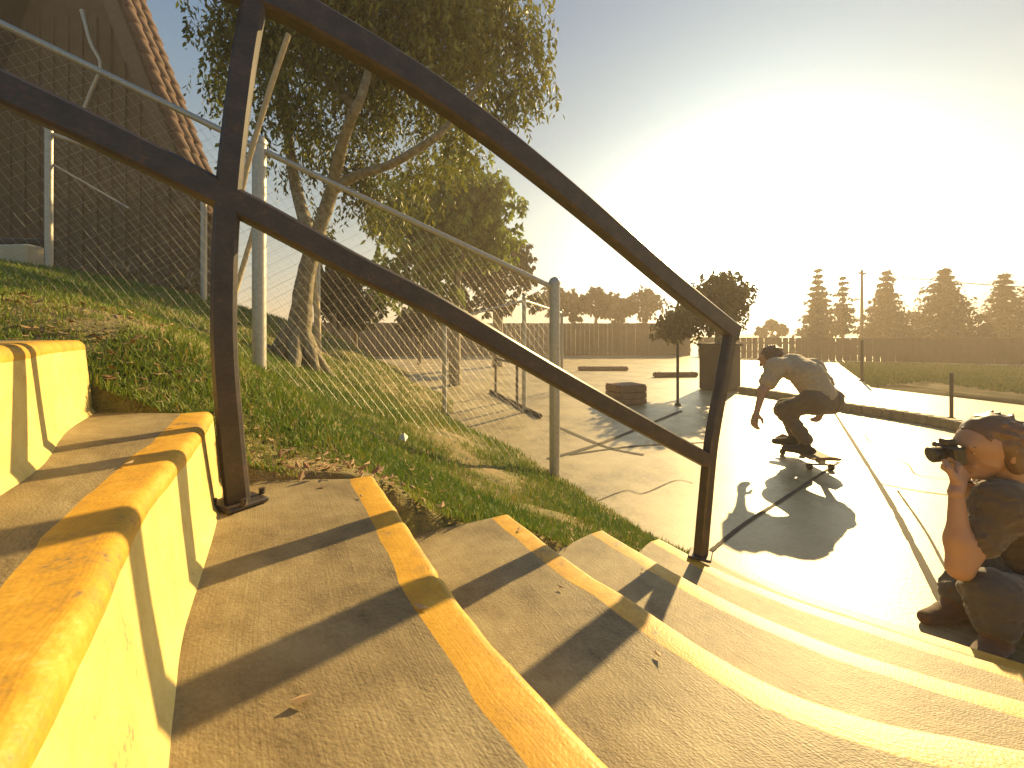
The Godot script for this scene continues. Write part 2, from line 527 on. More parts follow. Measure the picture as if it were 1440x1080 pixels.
func build_grass() -> void:
	var outline := stairs_outline()
	var patch := FastNoiseLite.new()
	patch.seed = 12
	patch.frequency = 0.9
	var fine := FastNoiseLite.new()
	fine.seed = 13
	fine.frequency = 3.5
	rng.seed = 31
	var where := []
	var cols := []
	var lw := []
	var lc := []
	for i in 260000:
		var d := 0.92 * exp(rng.randf() * 2.95)
		var x := d * rng.randf_range(-1.25, 0.62)
		if Geometry2D.is_point_in_polygon(Vector2(x, d), outline): continue
		var h := bank(x, d)
		if h < 0.0: continue
		var bare := patch.get_noise_2d(x * 1.3, d) + 0.5 * fine.get_noise_2d(x, d)
		# worn path under the fence line and beside the top landing
		var worn := 0.0
		worn += 0.55 * exp(-pow((h - 0.36 - 0.1 * x) / 0.1, 2.0)) * (1.0 if d > 1.7 else 0.0)
		worn += 0.8 * exp(-(pow((x + 0.52) / 0.2, 2.0) + pow((d - 1.04) / 0.08, 2.0)))
		worn += 0.7 * exp(-(pow((x + 1.3) / 0.25, 2.0) + pow((d - 1.2) / 0.2, 2.0)))
		if h < 0.05: worn += 0.5
		bare += worn
		if bare > 0.62 and rng.randf() < 0.9: continue
		var sc := rng.randf_range(0.5, 1.15) * (0.5 + 0.35 * clampf(d - 0.8, 0.0, 4.0) * 0.6)
		if bare > 0.2: sc *= 0.7
		var b := Basis(Vector3.UP, rng.randf() * TAU).scaled(Vector3(sc, sc * rng.randf_range(0.6, 1.2), sc))
		b = Basis(Vector3.RIGHT, rng.randf_range(-0.5, 0.5)) * b
		where.append(Transform3D(b, Vector3(x, h - 0.004 + rng.randf() * 0.006, -d)))
		var t := clampf(0.5 + bare * 0.8 + rng.randf_range(-0.3, 0.3), 0.0, 1.0)
		var c := Color(0.085, 0.17, 0.025).lerp(Color(0.25, 0.30, 0.06), t)
		if rng.randf() < 0.07 + worn * 0.3: c = Color(0.40, 0.30, 0.14)
		cols.append(c)
	tag(scatter("grass", blade_mesh(0.0034, 0.05, 0.025), mats.grass_blade, where, cols), "short green and straw grass growing on the bank", "grass", "", "stuff")
	for i in 9000:
		var d := 0.95 * exp(rng.randf() * 2.2)
		var x := d * rng.randf_range(-1.2, 0.6)
		if Geometry2D.is_point_in_polygon(Vector2(x, d), outline): continue
		var h := bank(x, d)
		if h < 0.02: continue
		var keep := 0.25 + patch.get_noise_2d(x * 1.3 + 9.0, d) + 0.5 * fine.get_noise_2d(x + 4.0, d)
		if exp(-(pow((x + 0.5) / 0.22, 2.0) + pow((d - 1.04) / 0.07, 2.0))) > 0.3: keep = 1.0
		if rng.randf() > keep * 0.8: continue
		var b := Basis.from_euler(Vector3(rng.randf_range(0.9, 2.2), rng.randf() * TAU, rng.randf_range(-0.9, 0.9))) * Basis.IDENTITY.scaled(Vector3.ONE * rng.randf_range(0.5, 1.1))
		lw.append(Transform3D(b, Vector3(x, h + 0.016, -d)))
		lc.append(Color(0.22, 0.10, 0.04).lerp(Color(0.40, 0.27, 0.13), rng.randf()))
	for q in [[2, -0.30, 0.86], [2, -0.12, 0.52], [3, 0.1, 0.82], [3, 0.22, 0.66], [1, -0.62, 0.80], [1, -0.5, 0.55], [2, -0.40, 0.93], [4, 0.36, 1.18], [2, -0.2, 0.38], [3, 0.02, 1.08]]:
		lw.append(Transform3D(Basis.from_euler(Vector3(1.5 + rng.randf_range(-0.15, 0.15), rng.randf() * TAU, 0)) * Basis.IDENTITY.scaled(Vector3.ONE * rng.randf_range(0.4, 0.8)), Vector3(q[1], LEVELS[q[0]] + 0.006, -q[2])))
		lc.append(Color(0.2, 0.11, 0.05).lerp(Color(0.42, 0.3, 0.16), rng.randf()))
	tag(scatter("fallen_leaves", leaf_mesh(0.032, 0.0075), mats.dry_leaf, lw, lc), "dry brown leaves scattered over the grass bank", "leaves", "", "stuff")

# ---------------------------------------------------------------- the handrail on the steps
func build_handrail() -> void:
	var root := thing("handrail", "dark brown steel handrail with two rails running down the steps", "handrail", Vector3(0.077, 0.533, -1.195))
	var across := Vector3(0.7255, 0, 1.222).normalized()
	var s := new_st()
	beam(s, smooth_line([Vector3(-1.450, 1.853, -0.288), Vector3(-0.962, 1.833, -0.579), Vector3(-0.534, 1.815, -0.833), Vector3(-0.384, 1.788, -0.922), Vector3(-0.142, 1.701, -1.065), Vector3(0.166, 1.539, -1.248), Vector3(0.539, 1.317, -1.469), Vector3(0.810, 1.168, -1.631), Vector3(0.871, 1.137, -1.667)], 8), across, 0.044, 0.066)
	obj("top_rail", s, mats.rail_paint, root)
	s = new_st()
	beam(s, smooth_line([Vector3(-1.450, 1.793, -0.288), Vector3(-0.799, 1.518, -0.675), Vector3(-0.534, 1.387, -0.833), Vector3(-0.346, 1.282, -0.944), Vector3(-0.175, 1.193, -1.046), Vector3(0.166, 0.987, -1.248), Vector3(0.715, 0.669, -1.574)], 6), across, 0.040, 0.052)
	obj("middle_rail", s, mats.rail_paint, root)
	s = new_st()
	beam(s, smooth_line([Vector3(-0.534, 0.799, -0.833), Vector3(-0.544, 0.933, -0.827), Vector3(-0.554, 1.133, -0.821), Vector3(-0.549, 1.383, -0.824), Vector3(-0.529, 1.633, -0.835), Vector3(-0.510, 1.798, -0.847)], 6), across, 0.040, 0.042)
	var p := obj("post", s, mats.rail_paint, root)
	s = new_st()
	box(s, Vector3(-0.534, 0.806, -0.833), Vector3(0.078, 0.010, 0.078), Basis(Vector3.UP, -0.52), 0.003)
	for q in [[-1, -1], [1, -1], [1, 1], [-1, 1]]:
		tube(s, [Vector3(-0.534, 0.811, -0.833) + Vector3(q[0] * 0.029, 0, q[1] * 0.029), Vector3(-0.534, 0.823, -0.833) + Vector3(q[0] * 0.029, 0, q[1] * 0.029)], [0.0055], 6)
	obj("base_plate", s, mats.rail_paint, p)
	s = new_st()
	beam(s, smooth_line([Vector3(0.688, 0.321, -1.558), Vector3(0.712, 0.513, -1.573), Vector3(0.743, 0.733, -1.591), Vector3(0.798, 0.953, -1.623), Vector3(0.847, 1.153, -1.652)], 6), across, 0.040, 0.042)
	p = obj("post", s, mats.rail_paint, root)
	s = new_st()
	box(s, Vector3(0.688, 0.327, -1.558), Vector3(0.078, 0.010, 0.078), Basis(Vector3.UP, -0.52), 0.003)
	obj("base_plate", s, mats.rail_paint, p)

# ---------------------------------------------------------------- fences
func wire_panel(s: SurfaceTool, a: Vector3, b: Vector3, ha: float, hb: float, pitch := 0.08, r := 0.0008) -> void:
	# chain link between two post feet a and b, ha and hb high
	var flat := Vector3(b.x - a.x, 0, b.z - a.z)
	var len_ := flat.length()
	var hm := (ha + hb) / 2.0
	var nrm := flat.normalized().cross(Vector3.UP)
	for sgn in [-1.0, 1.0]:
		var s0 := -hm if sgn > 0 else 0.0
		while s0 < len_ + (0.0 if sgn > 0 else hm):
			var v0 := 0.0
			var v1 := 1.0
			var e0: float = s0
			var e1: float = s0 + sgn * hm
			if e0 < 0: v0 = -e0 / (e1 - e0); e0 = 0.0
			if e0 > len_: v0 = (len_ - s0) / (sgn * hm); e0 = len_
			if e1 < 0: v1 = (0.0 - s0) / (sgn * hm); e1 = 0.0
			if e1 > len_: v1 = (len_ - s0) / (sgn * hm); e1 = len_
			if v1 - v0 > 0.02:
				var p: Vector3 = a.lerp(b, e0 / len_) + Vector3.UP * (lerpf(ha, hb, e0 / len_) * v0 + 0.015) + nrm * sgn * 0.0012
				var q: Vector3 = a.lerp(b, e1 / len_) + Vector3.UP * (lerpf(ha, hb, e1 / len_) * v1) + nrm * sgn * 0.0012
				tube(s, [p, q], [r], 3, false)
			s0 += pitch

func fence(called: String, label: String, feet: Array, heights: Array, radius: float, panels := true, group := "chain link fences") -> Node3D:
	var root := thing(called, label, "fence", feet[0], group)
	for i in feet.size():
		var s := new_st()
		var top: Vector3 = feet[i] + Vector3.UP * heights[i]
		tube(s, [feet[i] - Vector3.UP * 0.1, top], [radius], 12)
		var p := obj("post", s, mats.galvanised, root)
		s = new_st()
		tube(s, [top, top + Vector3.UP * radius * 0.5, top + Vector3.UP * radius * 1.1, top + Vector3.UP * radius * 1.4], [radius * 1.15, radius * 1.15, radius * 0.8, radius * 0.2], 12)
		obj("post_cap", s, mats.galvanised, p)
	for i in feet.size() - 1:
		var s := new_st()
		var a: Vector3 = feet[i] + Vector3.UP * (heights[i] - 0.03)
		var b: Vector3 = feet[i + 1] + Vector3.UP * (heights[i + 1] - 0.03)
		tube(s, [a, b], [minf(radius * 0.6, 0.021)], 8)
		obj("top_rail", s, mats.galvanised, root)
		if panels:
			s = new_st()
			wire_panel(s, feet[i], feet[i + 1], heights[i] - 0.04, heights[i + 1] - 0.04)
			tag(obj("wire_mesh", s, mats.galvanised, root), "", "", "", "stuff")
	return root

func build_fences() -> void:
	fence("chain_link_fence", "chain link fence climbing the grass bank behind the handrail", [Vector3(0.34, 0, -3.4), on_bank(-1.70, 2.87), on_bank(-3.45, 2.42)], [1.53, 1.56, 1.62], 0.043)
	fence("chain_link_fence", "chain link fence on the court behind the foot of the bank", [Vector3(-0.936, 0.000, -5.911), Vector3(0.175, 0.000, -6.180), Vector3(1.017, 0.000, -8.715)], [1.35, 1.65, 1.6], 0.03)
	var b := fence("chain_link_fence", "chain link fence at the top of the bank before the brown building", [on_bank(-5.1, 4.7), on_bank(-3.9, 5.4), on_bank(-3.0, 6.6)], [1.55, 1.5, 1.5], 0.035)
	var s := new_st()
	tube(s, [on_bank(-5.1, 4.7, 1.2), on_bank(-4.5, 5.0, 0.9)], [0.012], 6)
	obj("brace", s, mats.galvanised, b)
	# thin posts standing alone on the court
	for q in [[Vector3(2.640, 0.000, -6.798), 0.98, 0.022, "thin metal post left of the handrail's lower end"], [Vector3(5.835, 0.000, -5.665), 0.62, 0.02, "thin metal post above the crouching photographer's head"], [Vector3(8.446, 0.000, -10.300), 1.0, 0.03, "thin metal post at the far edge of the court behind the skater"]]:
		var r := thing("metal_post", q[3], "post", q[0], "thin posts on the court")
		s = new_st()
		tube(s, [q[0], q[0] + Vector3.UP * q[1]], [q[2]], 10)
		obj("shaft", s, mats.dark_board, r)
		s = new_st()
		tube(s, [q[0] + Vector3.UP * 0.002, q[0] + Vector3.UP * 0.03], [q[2] * 2.4, q[2] * 1.9], 10)
		obj("foot", s, mats.dark_board, r)
	# low pipe barrier by the second fence
	var base := Vector3(-0.303, 0.000, -7.905)
	var e1 := Vector3(0.384, 0.000, -5.761)
	var e2 := Vector3(-0.415, 0.000, -8.290)
	var r2 := thing("pipe_barrier", "low pipe barrier with ground bar inside the chain link fence", "barrier", base)
	for q in [[base, "leg"], [Vector3(0.077, 0.000, -6.600), "leg"]]:
		s = new_st()
		tube(s, [q[0], q[0] + Vector3.UP * 0.68], [0.022], 8)
		obj("leg", s, mats.dark_board, r2)
	s = new_st()
	tube(s, [base + Vector3.UP * 0.68, Vector3(0.077, 0.000, -6.600) + Vector3.UP * 0.68], [0.022], 8)
	obj("crossbar", s, mats.dark_board, r2)
	s = new_st()
	tube(s, [e2 + Vector3.UP * 0.03, e1 + Vector3.UP * 0.03], [0.03], 8)
	obj("ground_bar", s, mats.dark_board, r2)
	# leaning stake behind the first post
	s = new_st()
	tube(s, smooth_line([Vector3(-1.625, 1.247, -2.450), Vector3(-1.560, 1.909, -2.450), Vector3(-1.409, 2.429, -2.430), Vector3(-1.256, 2.821, -2.400)], 4), [0.017, 0.017, 0.016, 0.015], 8)
	tag(obj("leaning_stake", s, mats.stake_wood), "pale thin wooden stake leaning behind the near handrail post", "stake")
	s = new_st()
	tube(s, [Vector3(-2.388, 1.313, -3.600), Vector3(-2.208, 1.913, -3.600), Vector3(-2.148, 2.153, -3.600)], [0.022, 0.02, 0.014], 8)
	tag(obj("bent_stake", s, mats.stake_wood), "short pale stake crossing behind the leaning one on the bank", "stake")

# ---------------------------------------------------------------- trees
func lobes_leaves(root: Node3D, called: String, lobes: Array, count: int, mesh: Mesh, m: Material, dark: Color, light: Color, hang: float, spread := 0.42) -> void:
	var where := []
	var cols := []
	var weight := 0.0
	for l in lobes: weight += pow(l[1], 2.2) * l[2]
	for l in lobes:
		var strands := int(count * pow(l[1], 2.2) * l[2] / weight / 9.0)
		var lobe_tone := rng.randf_range(-0.2, 0.2)
		for i in strands:
			var v: Vector3 = Vector3(rng.randfn(), rng.randfn(), rng.randfn()) * l[1] * spread
			if v.length() > l[1] * 1.15: v = v.normalized() * l[1] * rng.randf_range(0.8, 1.15)
			var p: Vector3 = l[0] + v
			var tone := clampf(0.45 + lobe_tone + rng.randf_range(-0.3, 0.3), 0, 1)
			var sway := Vector3(rng.randf_range(-1, 1), 0, rng.randf_range(-1, 1)) * 0.35
			for k in 9:
				var q: Vector3 = p + Vector3(0, -hang * k / 9.0, 0) + sway * hang * k / 9.0 + Vector3(rng.randf_range(-1, 1), rng.randf_range(-1, 1), rng.randf_range(-1, 1)) * l[1] * 0.06
				var b := Basis.from_euler(Vector3(rng.randf_range(-0.9, 0.9), rng.randf() * TAU, rng.randf_range(-0.9, 0.9))).scaled(Vector3.ONE * rng.randf_range(0.6, 1.25))
				where.append(Transform3D(b, q))
				cols.append(dark.lerp(light, clampf(tone + rng.randf_range(-0.15, 0.15), 0, 1)))
	scatter(called, mesh, m, where, cols, root)

func build_main_tree() -> void:
	rng.seed = 5
	var base := on_bank(-2.29, 4.5)
	var root := thing("drooping_tree", "large tree with drooping leaves and forked trunk on the bank", "tree", base)
	var s := new_st()
	tube(s, smooth_line([base + Vector3(-0.02, -0.1, 0), base + Vector3(0.0, 0.05, 0), Vector3(-2.243, 1.133, -4.500), Vector3(-2.190, 1.658, -4.500), Vector3(-2.100, 2.033, -4.500), Vector3(-2.002, 2.333, -4.500), Vector3(-1.912, 2.618, -4.500)], 5), [0.25, 0.23, 0.20, 0.18, 0.165, 0.15, 0.145, 0.14, 0.135, 0.13, 0.12, 0.115, 0.11, 0.105, 0.10, 0.095, 0.09, 0.088, 0.085, 0.082, 0.08, 0.078, 0.075, 0.073, 0.07], 14, false, 0.07)
	for k in 7:
		var a := k * 0.9 + 0.2
		var far := 0.34 + 0.1 * sin(k * 2.3)
		var r1 := base + Vector3(cos(a) * far, 0, sin(a) * far)
		r1.y = bank(r1.x, -r1.z) - 0.03
		tube(s, [base + Vector3(cos(a) * 0.08, 0.34, sin(a) * 0.08), base + Vector3(cos(a) * 0.17, 0.12, sin(a) * 0.17), base.lerp(r1, 0.75) + Vector3.UP * 0.02, r1], [0.07, 0.075, 0.05, 0.02], 8, false, 0.12)
	obj("trunk", s, mats.bark, root)
	var limbs := [
		[[Vector3(-1.912, 2.603, -4.500), Vector3(-1.749, 2.889, -4.300), Vector3(-1.520, 3.133, -4.000), Vector3(-1.365, 3.343, -3.900), Vector3(-1.333, 3.935, -4.100), Vector3(-1.425, 5.108, -4.500)], [0.07, 0.06, 0.05, 0.04, 0.035, 0.02]],
		[[Vector3(-1.898, 2.648, -4.500), Vector3(-1.577, 2.731, -4.300), Vector3(-1.196, 2.752, -4.100), Vector3(-0.845, 2.836, -3.900), Vector3(-0.583, 2.982, -3.800), Vector3(-0.267, 3.533, -4.000)], [0.06, 0.048, 0.042, 0.038, 0.03, 0.015]],
		[[Vector3(-2.100, 2.071, -4.500), Vector3(-2.389, 2.778, -4.700), Vector3(-2.560, 3.613, -4.800), Vector3(-2.858, 4.645, -4.900)], [0.08, 0.06, 0.05, 0.02]],
		[[Vector3(-1.650, 3.533, -4.500), Vector3(-2.175, 3.983, -4.500), Vector3(-2.850, 4.208, -4.500), Vector3(-3.150, 3.833, -4.500)], [0.05, 0.04, 0.03, 0.01]],
		[[Vector3(-1.538, 3.833, -4.500), Vector3(-1.073, 4.276, -4.600), Vector3(-0.460, 4.430, -4.600), Vector3(0.150, 4.208, -4.500)], [0.05, 0.04, 0.03, 0.01]],
	]
	for l in limbs:
		s = new_st()
		var pts := smooth_line(l[0], 4)
		var rad := []
		for i in pts.size():
			var f: float = float(i) / (pts.size() - 1) * (l[1].size() - 1)
			rad.append(lerpf(l[1][int(f)], l[1][min(int(f) + 1, l[1].size() - 1)], f - int(f)))
		tube(s, pts, rad, 8, true, 0.05)
		obj("limb", s, mats.bark, root)
	var lobes := []
	for q in [[345, 45, 70, 1.0], [318, 120, 38, 0.7], [345, 205, 38, 0.5], [425, 30, 100, 1.0], [415, 140, 65, 0.9], [545, 40, 110, 1.1], [655, 40, 95, 1.1], [725, 40, 50, 1.0], [748, 110, 34, 1.0], [708, 122, 42, 0.9], [630, 125, 65, 0.9], [520, 130, 75, 0.8], [430, 220, 45, 0.45], [590, 230, 50, 0.6], [650, 190, 42, 0.8], [540, 300, 40, 0.3], [455, 300, 34, 0.25], [500, -90, 170, 1.1], [660, -70, 120, 1.1], [370, -80, 105, 1.0], [765, 60, 26, 0.8]]:
		var dd := 4.5 + rng.randf_range(-0.45, 0.6)
		lobes.append([Vector3((q[0] - 720) / 600.0 * dd, 1.133 + (470 - q[1]) / 600.0 * dd, -dd), q[2] / 600.0 * dd, q[3]])
	lobes_leaves(root, "crown", lobes, 62000, leaf_mesh(0.078, 0.015), mats.leaf, Color(0.05, 0.07, 0.015), Color(0.26, 0.26, 0.06), 0.30)
	# the thinner pale stem beside it
	base = on_bank(-2.55, 5.6)
	var r2 := thing("young_tree", "slim pale stemmed young tree beside the big drooping tree", "tree", base)
	s = new_st()
	tube(s, smooth_line([base, Vector3(-2.557, 1.413, -5.600), Vector3(-2.595, 1.973, -5.600), Vector3(-2.501, 2.720, -5.600), Vector3(-2.240, 3.466, -5.600)], 4), [0.05, 0.048, 0.046, 0.044, 0.042, 0.04, 0.038, 0.035, 0.03], 8)
	obj("trunk", s, mats.stake_wood, r2)
	lobes_leaves(r2, "crown", [[Vector3(-2.053, 3.466, -5.600), 0.5, 1.0], [Vector3(-1.867, 3.000, -5.600), 0.4, 0.8]], 2500, leaf_mesh(0.07, 0.016), mats.leaf, Color(0.03, 0.045, 0.012), Color(0.10, 0.12, 0.03), 0.25)

func broad_tree(called: String, label: String, base: Vector3, trunk: Array, radii: Array, lobes: Array, count: int, lsize: float, dark: Color, light: Color, group := "", hang := 0.15) -> void:
	var root := thing(called, label, "tree", base, group)
	var s := new_st()
	tube(s, smooth_line(trunk, 3), radii, 8, false, 0.06)
	for l in lobes:
		var from: Vector3 = trunk[-1].lerp(trunk[max(trunk.size() - 2, 0)], rng.randf())
		tube(s, [from, from.lerp(l[0], 0.5) + Vector3.DOWN * 0.05, l[0]], [radii[-1] * 0.7, radii[-1] * 0.45, radii[-1] * 0.15], 5, false)
	obj("trunk", s, mats.bark, root)
	lobes_leaves(root, "crown", lobes, count, leaf_mesh(lsize, lsize * 0.3), mats.leaf, dark, light, hang)

func conifer(label: String, base: Vector3, h: float, r: float, count: int, bare := 0.0) -> void:
	var root := thing("conifer", label, "tree", base, "row of conifers behind the court")
	var s := new_st()
	tube(s, [base - Vector3.UP * 0.1, base + Vector3.UP * h * 0.5, base + Vector3.UP * h * 0.97], [h * 0.025, h * 0.016, h * 0.004], 7, false)
	var where := []
	var cols := []
	var tiers := 15
	for t in tiers:
		var f := 0.06 + 0.92 * t / (tiers - 1.0)
		var rr := r * 1.5 * (1.0 - f) * rng.randf_range(0.7, 1.2) + r * 0.04
		var n := 6 + int(5 * (1.0 - f))
		for k in n:
			if rng.randf() < bare: continue
			var a := TAU * k / n + rng.randf_range(-0.4, 0.4)
			var reach := rr * rng.randf_range(0.55, 1.2)
			var tip := base + Vector3(cos(a) * reach, h * f - reach * rng.randf_range(0.1, 0.4), sin(a) * reach)
			var root_p := base + Vector3.UP * h * f
			tube(s, [root_p, tip], [h * 0.005, h * 0.001], 4, false)
			var m := int(count * 1.9 / (tiers * 8.5))
			for j in m:
				var u := pow(rng.randf(), 0.7)
				var p := root_p.lerp(tip, u) + Vector3(rng.randfn(), rng.randfn() * 0.7 - 0.4, rng.randfn()) * r * 0.11 * (1.1 - 0.75 * f)
				where.append(Transform3D(Basis.from_euler(Vector3(rng.randf_range(-1.3, 1.3), rng.randf() * TAU, rng.randf_range(-1.3, 1.3))).scaled(Vector3.ONE * h * 0.044 * (1.0 - 0.5 * f) * rng.randf_range(0.6, 1.4)), p))
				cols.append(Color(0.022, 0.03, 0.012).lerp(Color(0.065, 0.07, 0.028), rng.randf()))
	obj("trunk", s, mats.bark, root)
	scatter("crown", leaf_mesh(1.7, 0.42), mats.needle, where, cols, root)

func build_trees() -> void:
	rng.seed = 9
	# bright green tree behind the drooping one
	var base := Vector3(-1.267, 1.165, -9.500)
	base.y = 0.0
	broad_tree("green_tree", "bright green bushy tree behind the drooping tree, above the wire fence", base, [base, Vector3(-1.267, 1.608, -9.500), Vector3(-1.188, 2.558, -9.500), Vector3(-1.029, 3.350, -9.500)], [0.14, 0.13, 0.12, 0.11, 0.10, 0.09, 0.08, 0.07, 0.06, 0.05], [[Vector3(-1.267, 3.825, -9.500), 1.1, 1.0], [Vector3(-0.465, 4.155, -9.300), 0.55, 1.0], [Vector3(-1.860, 3.148, -9.300), 0.8, 1.0], [Vector3(-1.120, 4.653, -9.600), 0.8, 1.0], [Vector3(-0.480, 3.373, -9.600), 0.7, 1.0], [Vector3(-2.533, 3.983, -9.500), 0.8, 0.9], [Vector3(-2.720, 2.413, -9.600), 0.6, 0.8], [Vector3(-1.567, 2.308, -9.400), 0.55, 0.8], [Vector3(0.078, 4.078, -9.400), 0.22, 0.7]], 16000, 0.15, Color(0.11, 0.16, 0.03), Color(0.38, 0.44, 0.09))
	# dark layered pine beyond
	base = Vector3(-0.500, 1.133, -15.000)
	base.y = 0.0
	broad_tree("layered_pine", "dark flat-layered pine standing behind the bright green tree", base, [base, Vector3(-0.500, 2.133, -15.000), Vector3(-0.625, 3.383, -15.000), Vector3(-0.750, 4.633, -15.000)], [0.2, 0.19, 0.18, 0.17, 0.15, 0.13, 0.11, 0.09, 0.07, 0.05], [[Vector3(-0.750, 4.508, -15.000), 0.8, 0.9], [Vector3(-0.125, 3.758, -15.000), 0.9, 0.8], [Vector3(0.375, 3.258, -15.000), 0.55, 0.8], [Vector3(-1.250, 3.508, -15.000), 0.9, 0.9], [Vector3(-0.500, 2.508, -15.000), 0.8, 0.5], [Vector3(0.750, 2.383, -15.000), 0.4, 0.6], [Vector3(-1.750, 2.258, -15.000), 0.6, 0.5]], 9000, 0.22, Color(0.022, 0.034, 0.012), Color(0.06, 0.075, 0.022), "", 0.06)
	# dark trees under the crown on the left
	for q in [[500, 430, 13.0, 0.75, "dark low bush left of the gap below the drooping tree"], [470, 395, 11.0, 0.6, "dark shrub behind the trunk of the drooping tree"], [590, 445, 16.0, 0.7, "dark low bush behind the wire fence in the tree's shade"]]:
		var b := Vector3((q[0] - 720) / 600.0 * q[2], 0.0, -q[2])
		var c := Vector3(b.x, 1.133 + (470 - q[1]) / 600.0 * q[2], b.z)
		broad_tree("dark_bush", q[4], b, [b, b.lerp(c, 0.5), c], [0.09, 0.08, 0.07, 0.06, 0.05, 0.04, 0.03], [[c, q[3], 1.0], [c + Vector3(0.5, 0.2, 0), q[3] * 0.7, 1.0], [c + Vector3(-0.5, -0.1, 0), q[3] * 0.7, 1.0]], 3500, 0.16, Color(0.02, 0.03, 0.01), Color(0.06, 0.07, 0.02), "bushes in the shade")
	# skyline trees beyond the dark fence
	var words := ["leftmost small dark tree above the far dark fence, beside the fence post", "second small dark tree above the far dark fence", "third tree above the far dark fence, with a flat crown", "fourth tree above the far dark fence, low and wide", "fifth tree above the far dark fence, near the rail's end", "low tree right of the round tree on the skyline"]
	var k := 0
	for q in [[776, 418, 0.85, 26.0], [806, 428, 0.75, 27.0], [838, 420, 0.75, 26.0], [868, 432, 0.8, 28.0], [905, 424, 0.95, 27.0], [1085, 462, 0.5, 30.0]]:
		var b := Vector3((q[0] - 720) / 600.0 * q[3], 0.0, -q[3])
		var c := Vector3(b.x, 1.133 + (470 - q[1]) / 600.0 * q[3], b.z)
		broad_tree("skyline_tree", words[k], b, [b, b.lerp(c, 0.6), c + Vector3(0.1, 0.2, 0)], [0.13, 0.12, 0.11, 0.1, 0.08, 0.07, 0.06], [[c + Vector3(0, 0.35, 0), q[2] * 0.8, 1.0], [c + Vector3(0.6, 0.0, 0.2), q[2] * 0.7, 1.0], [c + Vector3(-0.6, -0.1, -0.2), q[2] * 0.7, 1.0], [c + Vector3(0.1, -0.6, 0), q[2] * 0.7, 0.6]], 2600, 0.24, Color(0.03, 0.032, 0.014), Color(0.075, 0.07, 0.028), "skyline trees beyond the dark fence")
		k += 1
	# the round tree at the end of the rail, in a square tub
	base = Vector3(4.241, 0.000, -8.715)
	var c1 := Vector3(base.x, 0, base.z)
	var top := func(dx: float, y: float, dz := 0.0) -> Vector3: return c1 + Vector3(dx, y, dz)
	broad_tree("round_tree", "small round-crowned tree in a tub near the handrail's lower end", top.call(0, 0.9), [top.call(0, 0.9), top.call(-0.02, 1.2), top.call(-0.05, 1.5)], [0.09, 0.085, 0.08, 0.07, 0.06, 0.05, 0.05], [[top.call(0.0, 1.95), 0.52, 1.0], [top.call(0.32, 2.0), 0.36, 1.0], [top.call(-0.35, 1.65), 0.5, 1.0], [top.call(-0.75, 1.42), 0.42, 0.9], [top.call(0.1, 1.6), 0.4, 1.0], [top.call(-0.05, 2.15), 0.32, 1.0], [top.call(-1.05, 1.28), 0.3, 0.8]], 13000, 0.085, Color(0.05, 0.05, 0.02), Color(0.11, 0.10, 0.045), "", 0.1)
	var tub := thing("tree_tub", "square grey tub holding the small round-crowned tree", "planter", base)
	var s := new_st()
	box(s, base + Vector3(0, 0.45, 0), Vector3(0.56, 0.9, 0.56), Basis(Vector3.UP, 0.5), 0.02)
	obj("body", s, mats.dark_board, tub)
	s = new_st()
	box(s, base + Vector3(0, 0.92, 0), Vector3(0.63, 0.06, 0.63), Basis(Vector3.UP, 0.5), 0.015)
	obj("rim", s, mats.dark_board, tub)
	# conifers on the right
	conifer("slender conifer beside the sun glare, leftmost of the conifers", Vector3(18.633, 1.133, -26.000) * Vector3(1, 0, 1), 5.2, 0.95, 2600)
	conifer("sparse bare-branched conifer beside the utility pole", Vector3(19.375, 1.133, -25.000) * Vector3(1, 0, 1), 4.6, 1.0, 1500, 0.45)
	conifer("broad conifer right of the utility pole", Vector3(21.917, 1.133, -25.000) * Vector3(1, 0, 1), 4.9, 1.45, 3200)
	conifer("tall full conifer under the overhead cable", Vector3(22.293, 1.133, -22.000) * Vector3(1, 0, 1), 4.55, 1.9, 3800)
	conifer("conifer at the right edge of the row", Vector3(24.220, 1.133, -21.000) * Vector3(1, 0, 1), 4.15, 1.4, 3200)
	conifer("low spreading conifer between the two tallest ones", Vector3(25.650, 1.133, -27.000) * Vector3(1, 0, 1), 2.6, 1.0, 1600)
	conifer("short conifer behind the rightmost conifer", Vector3(30.417, 1.133, -25.000) * Vector3(1, 0, 1), 4.4, 1.2, 2000)

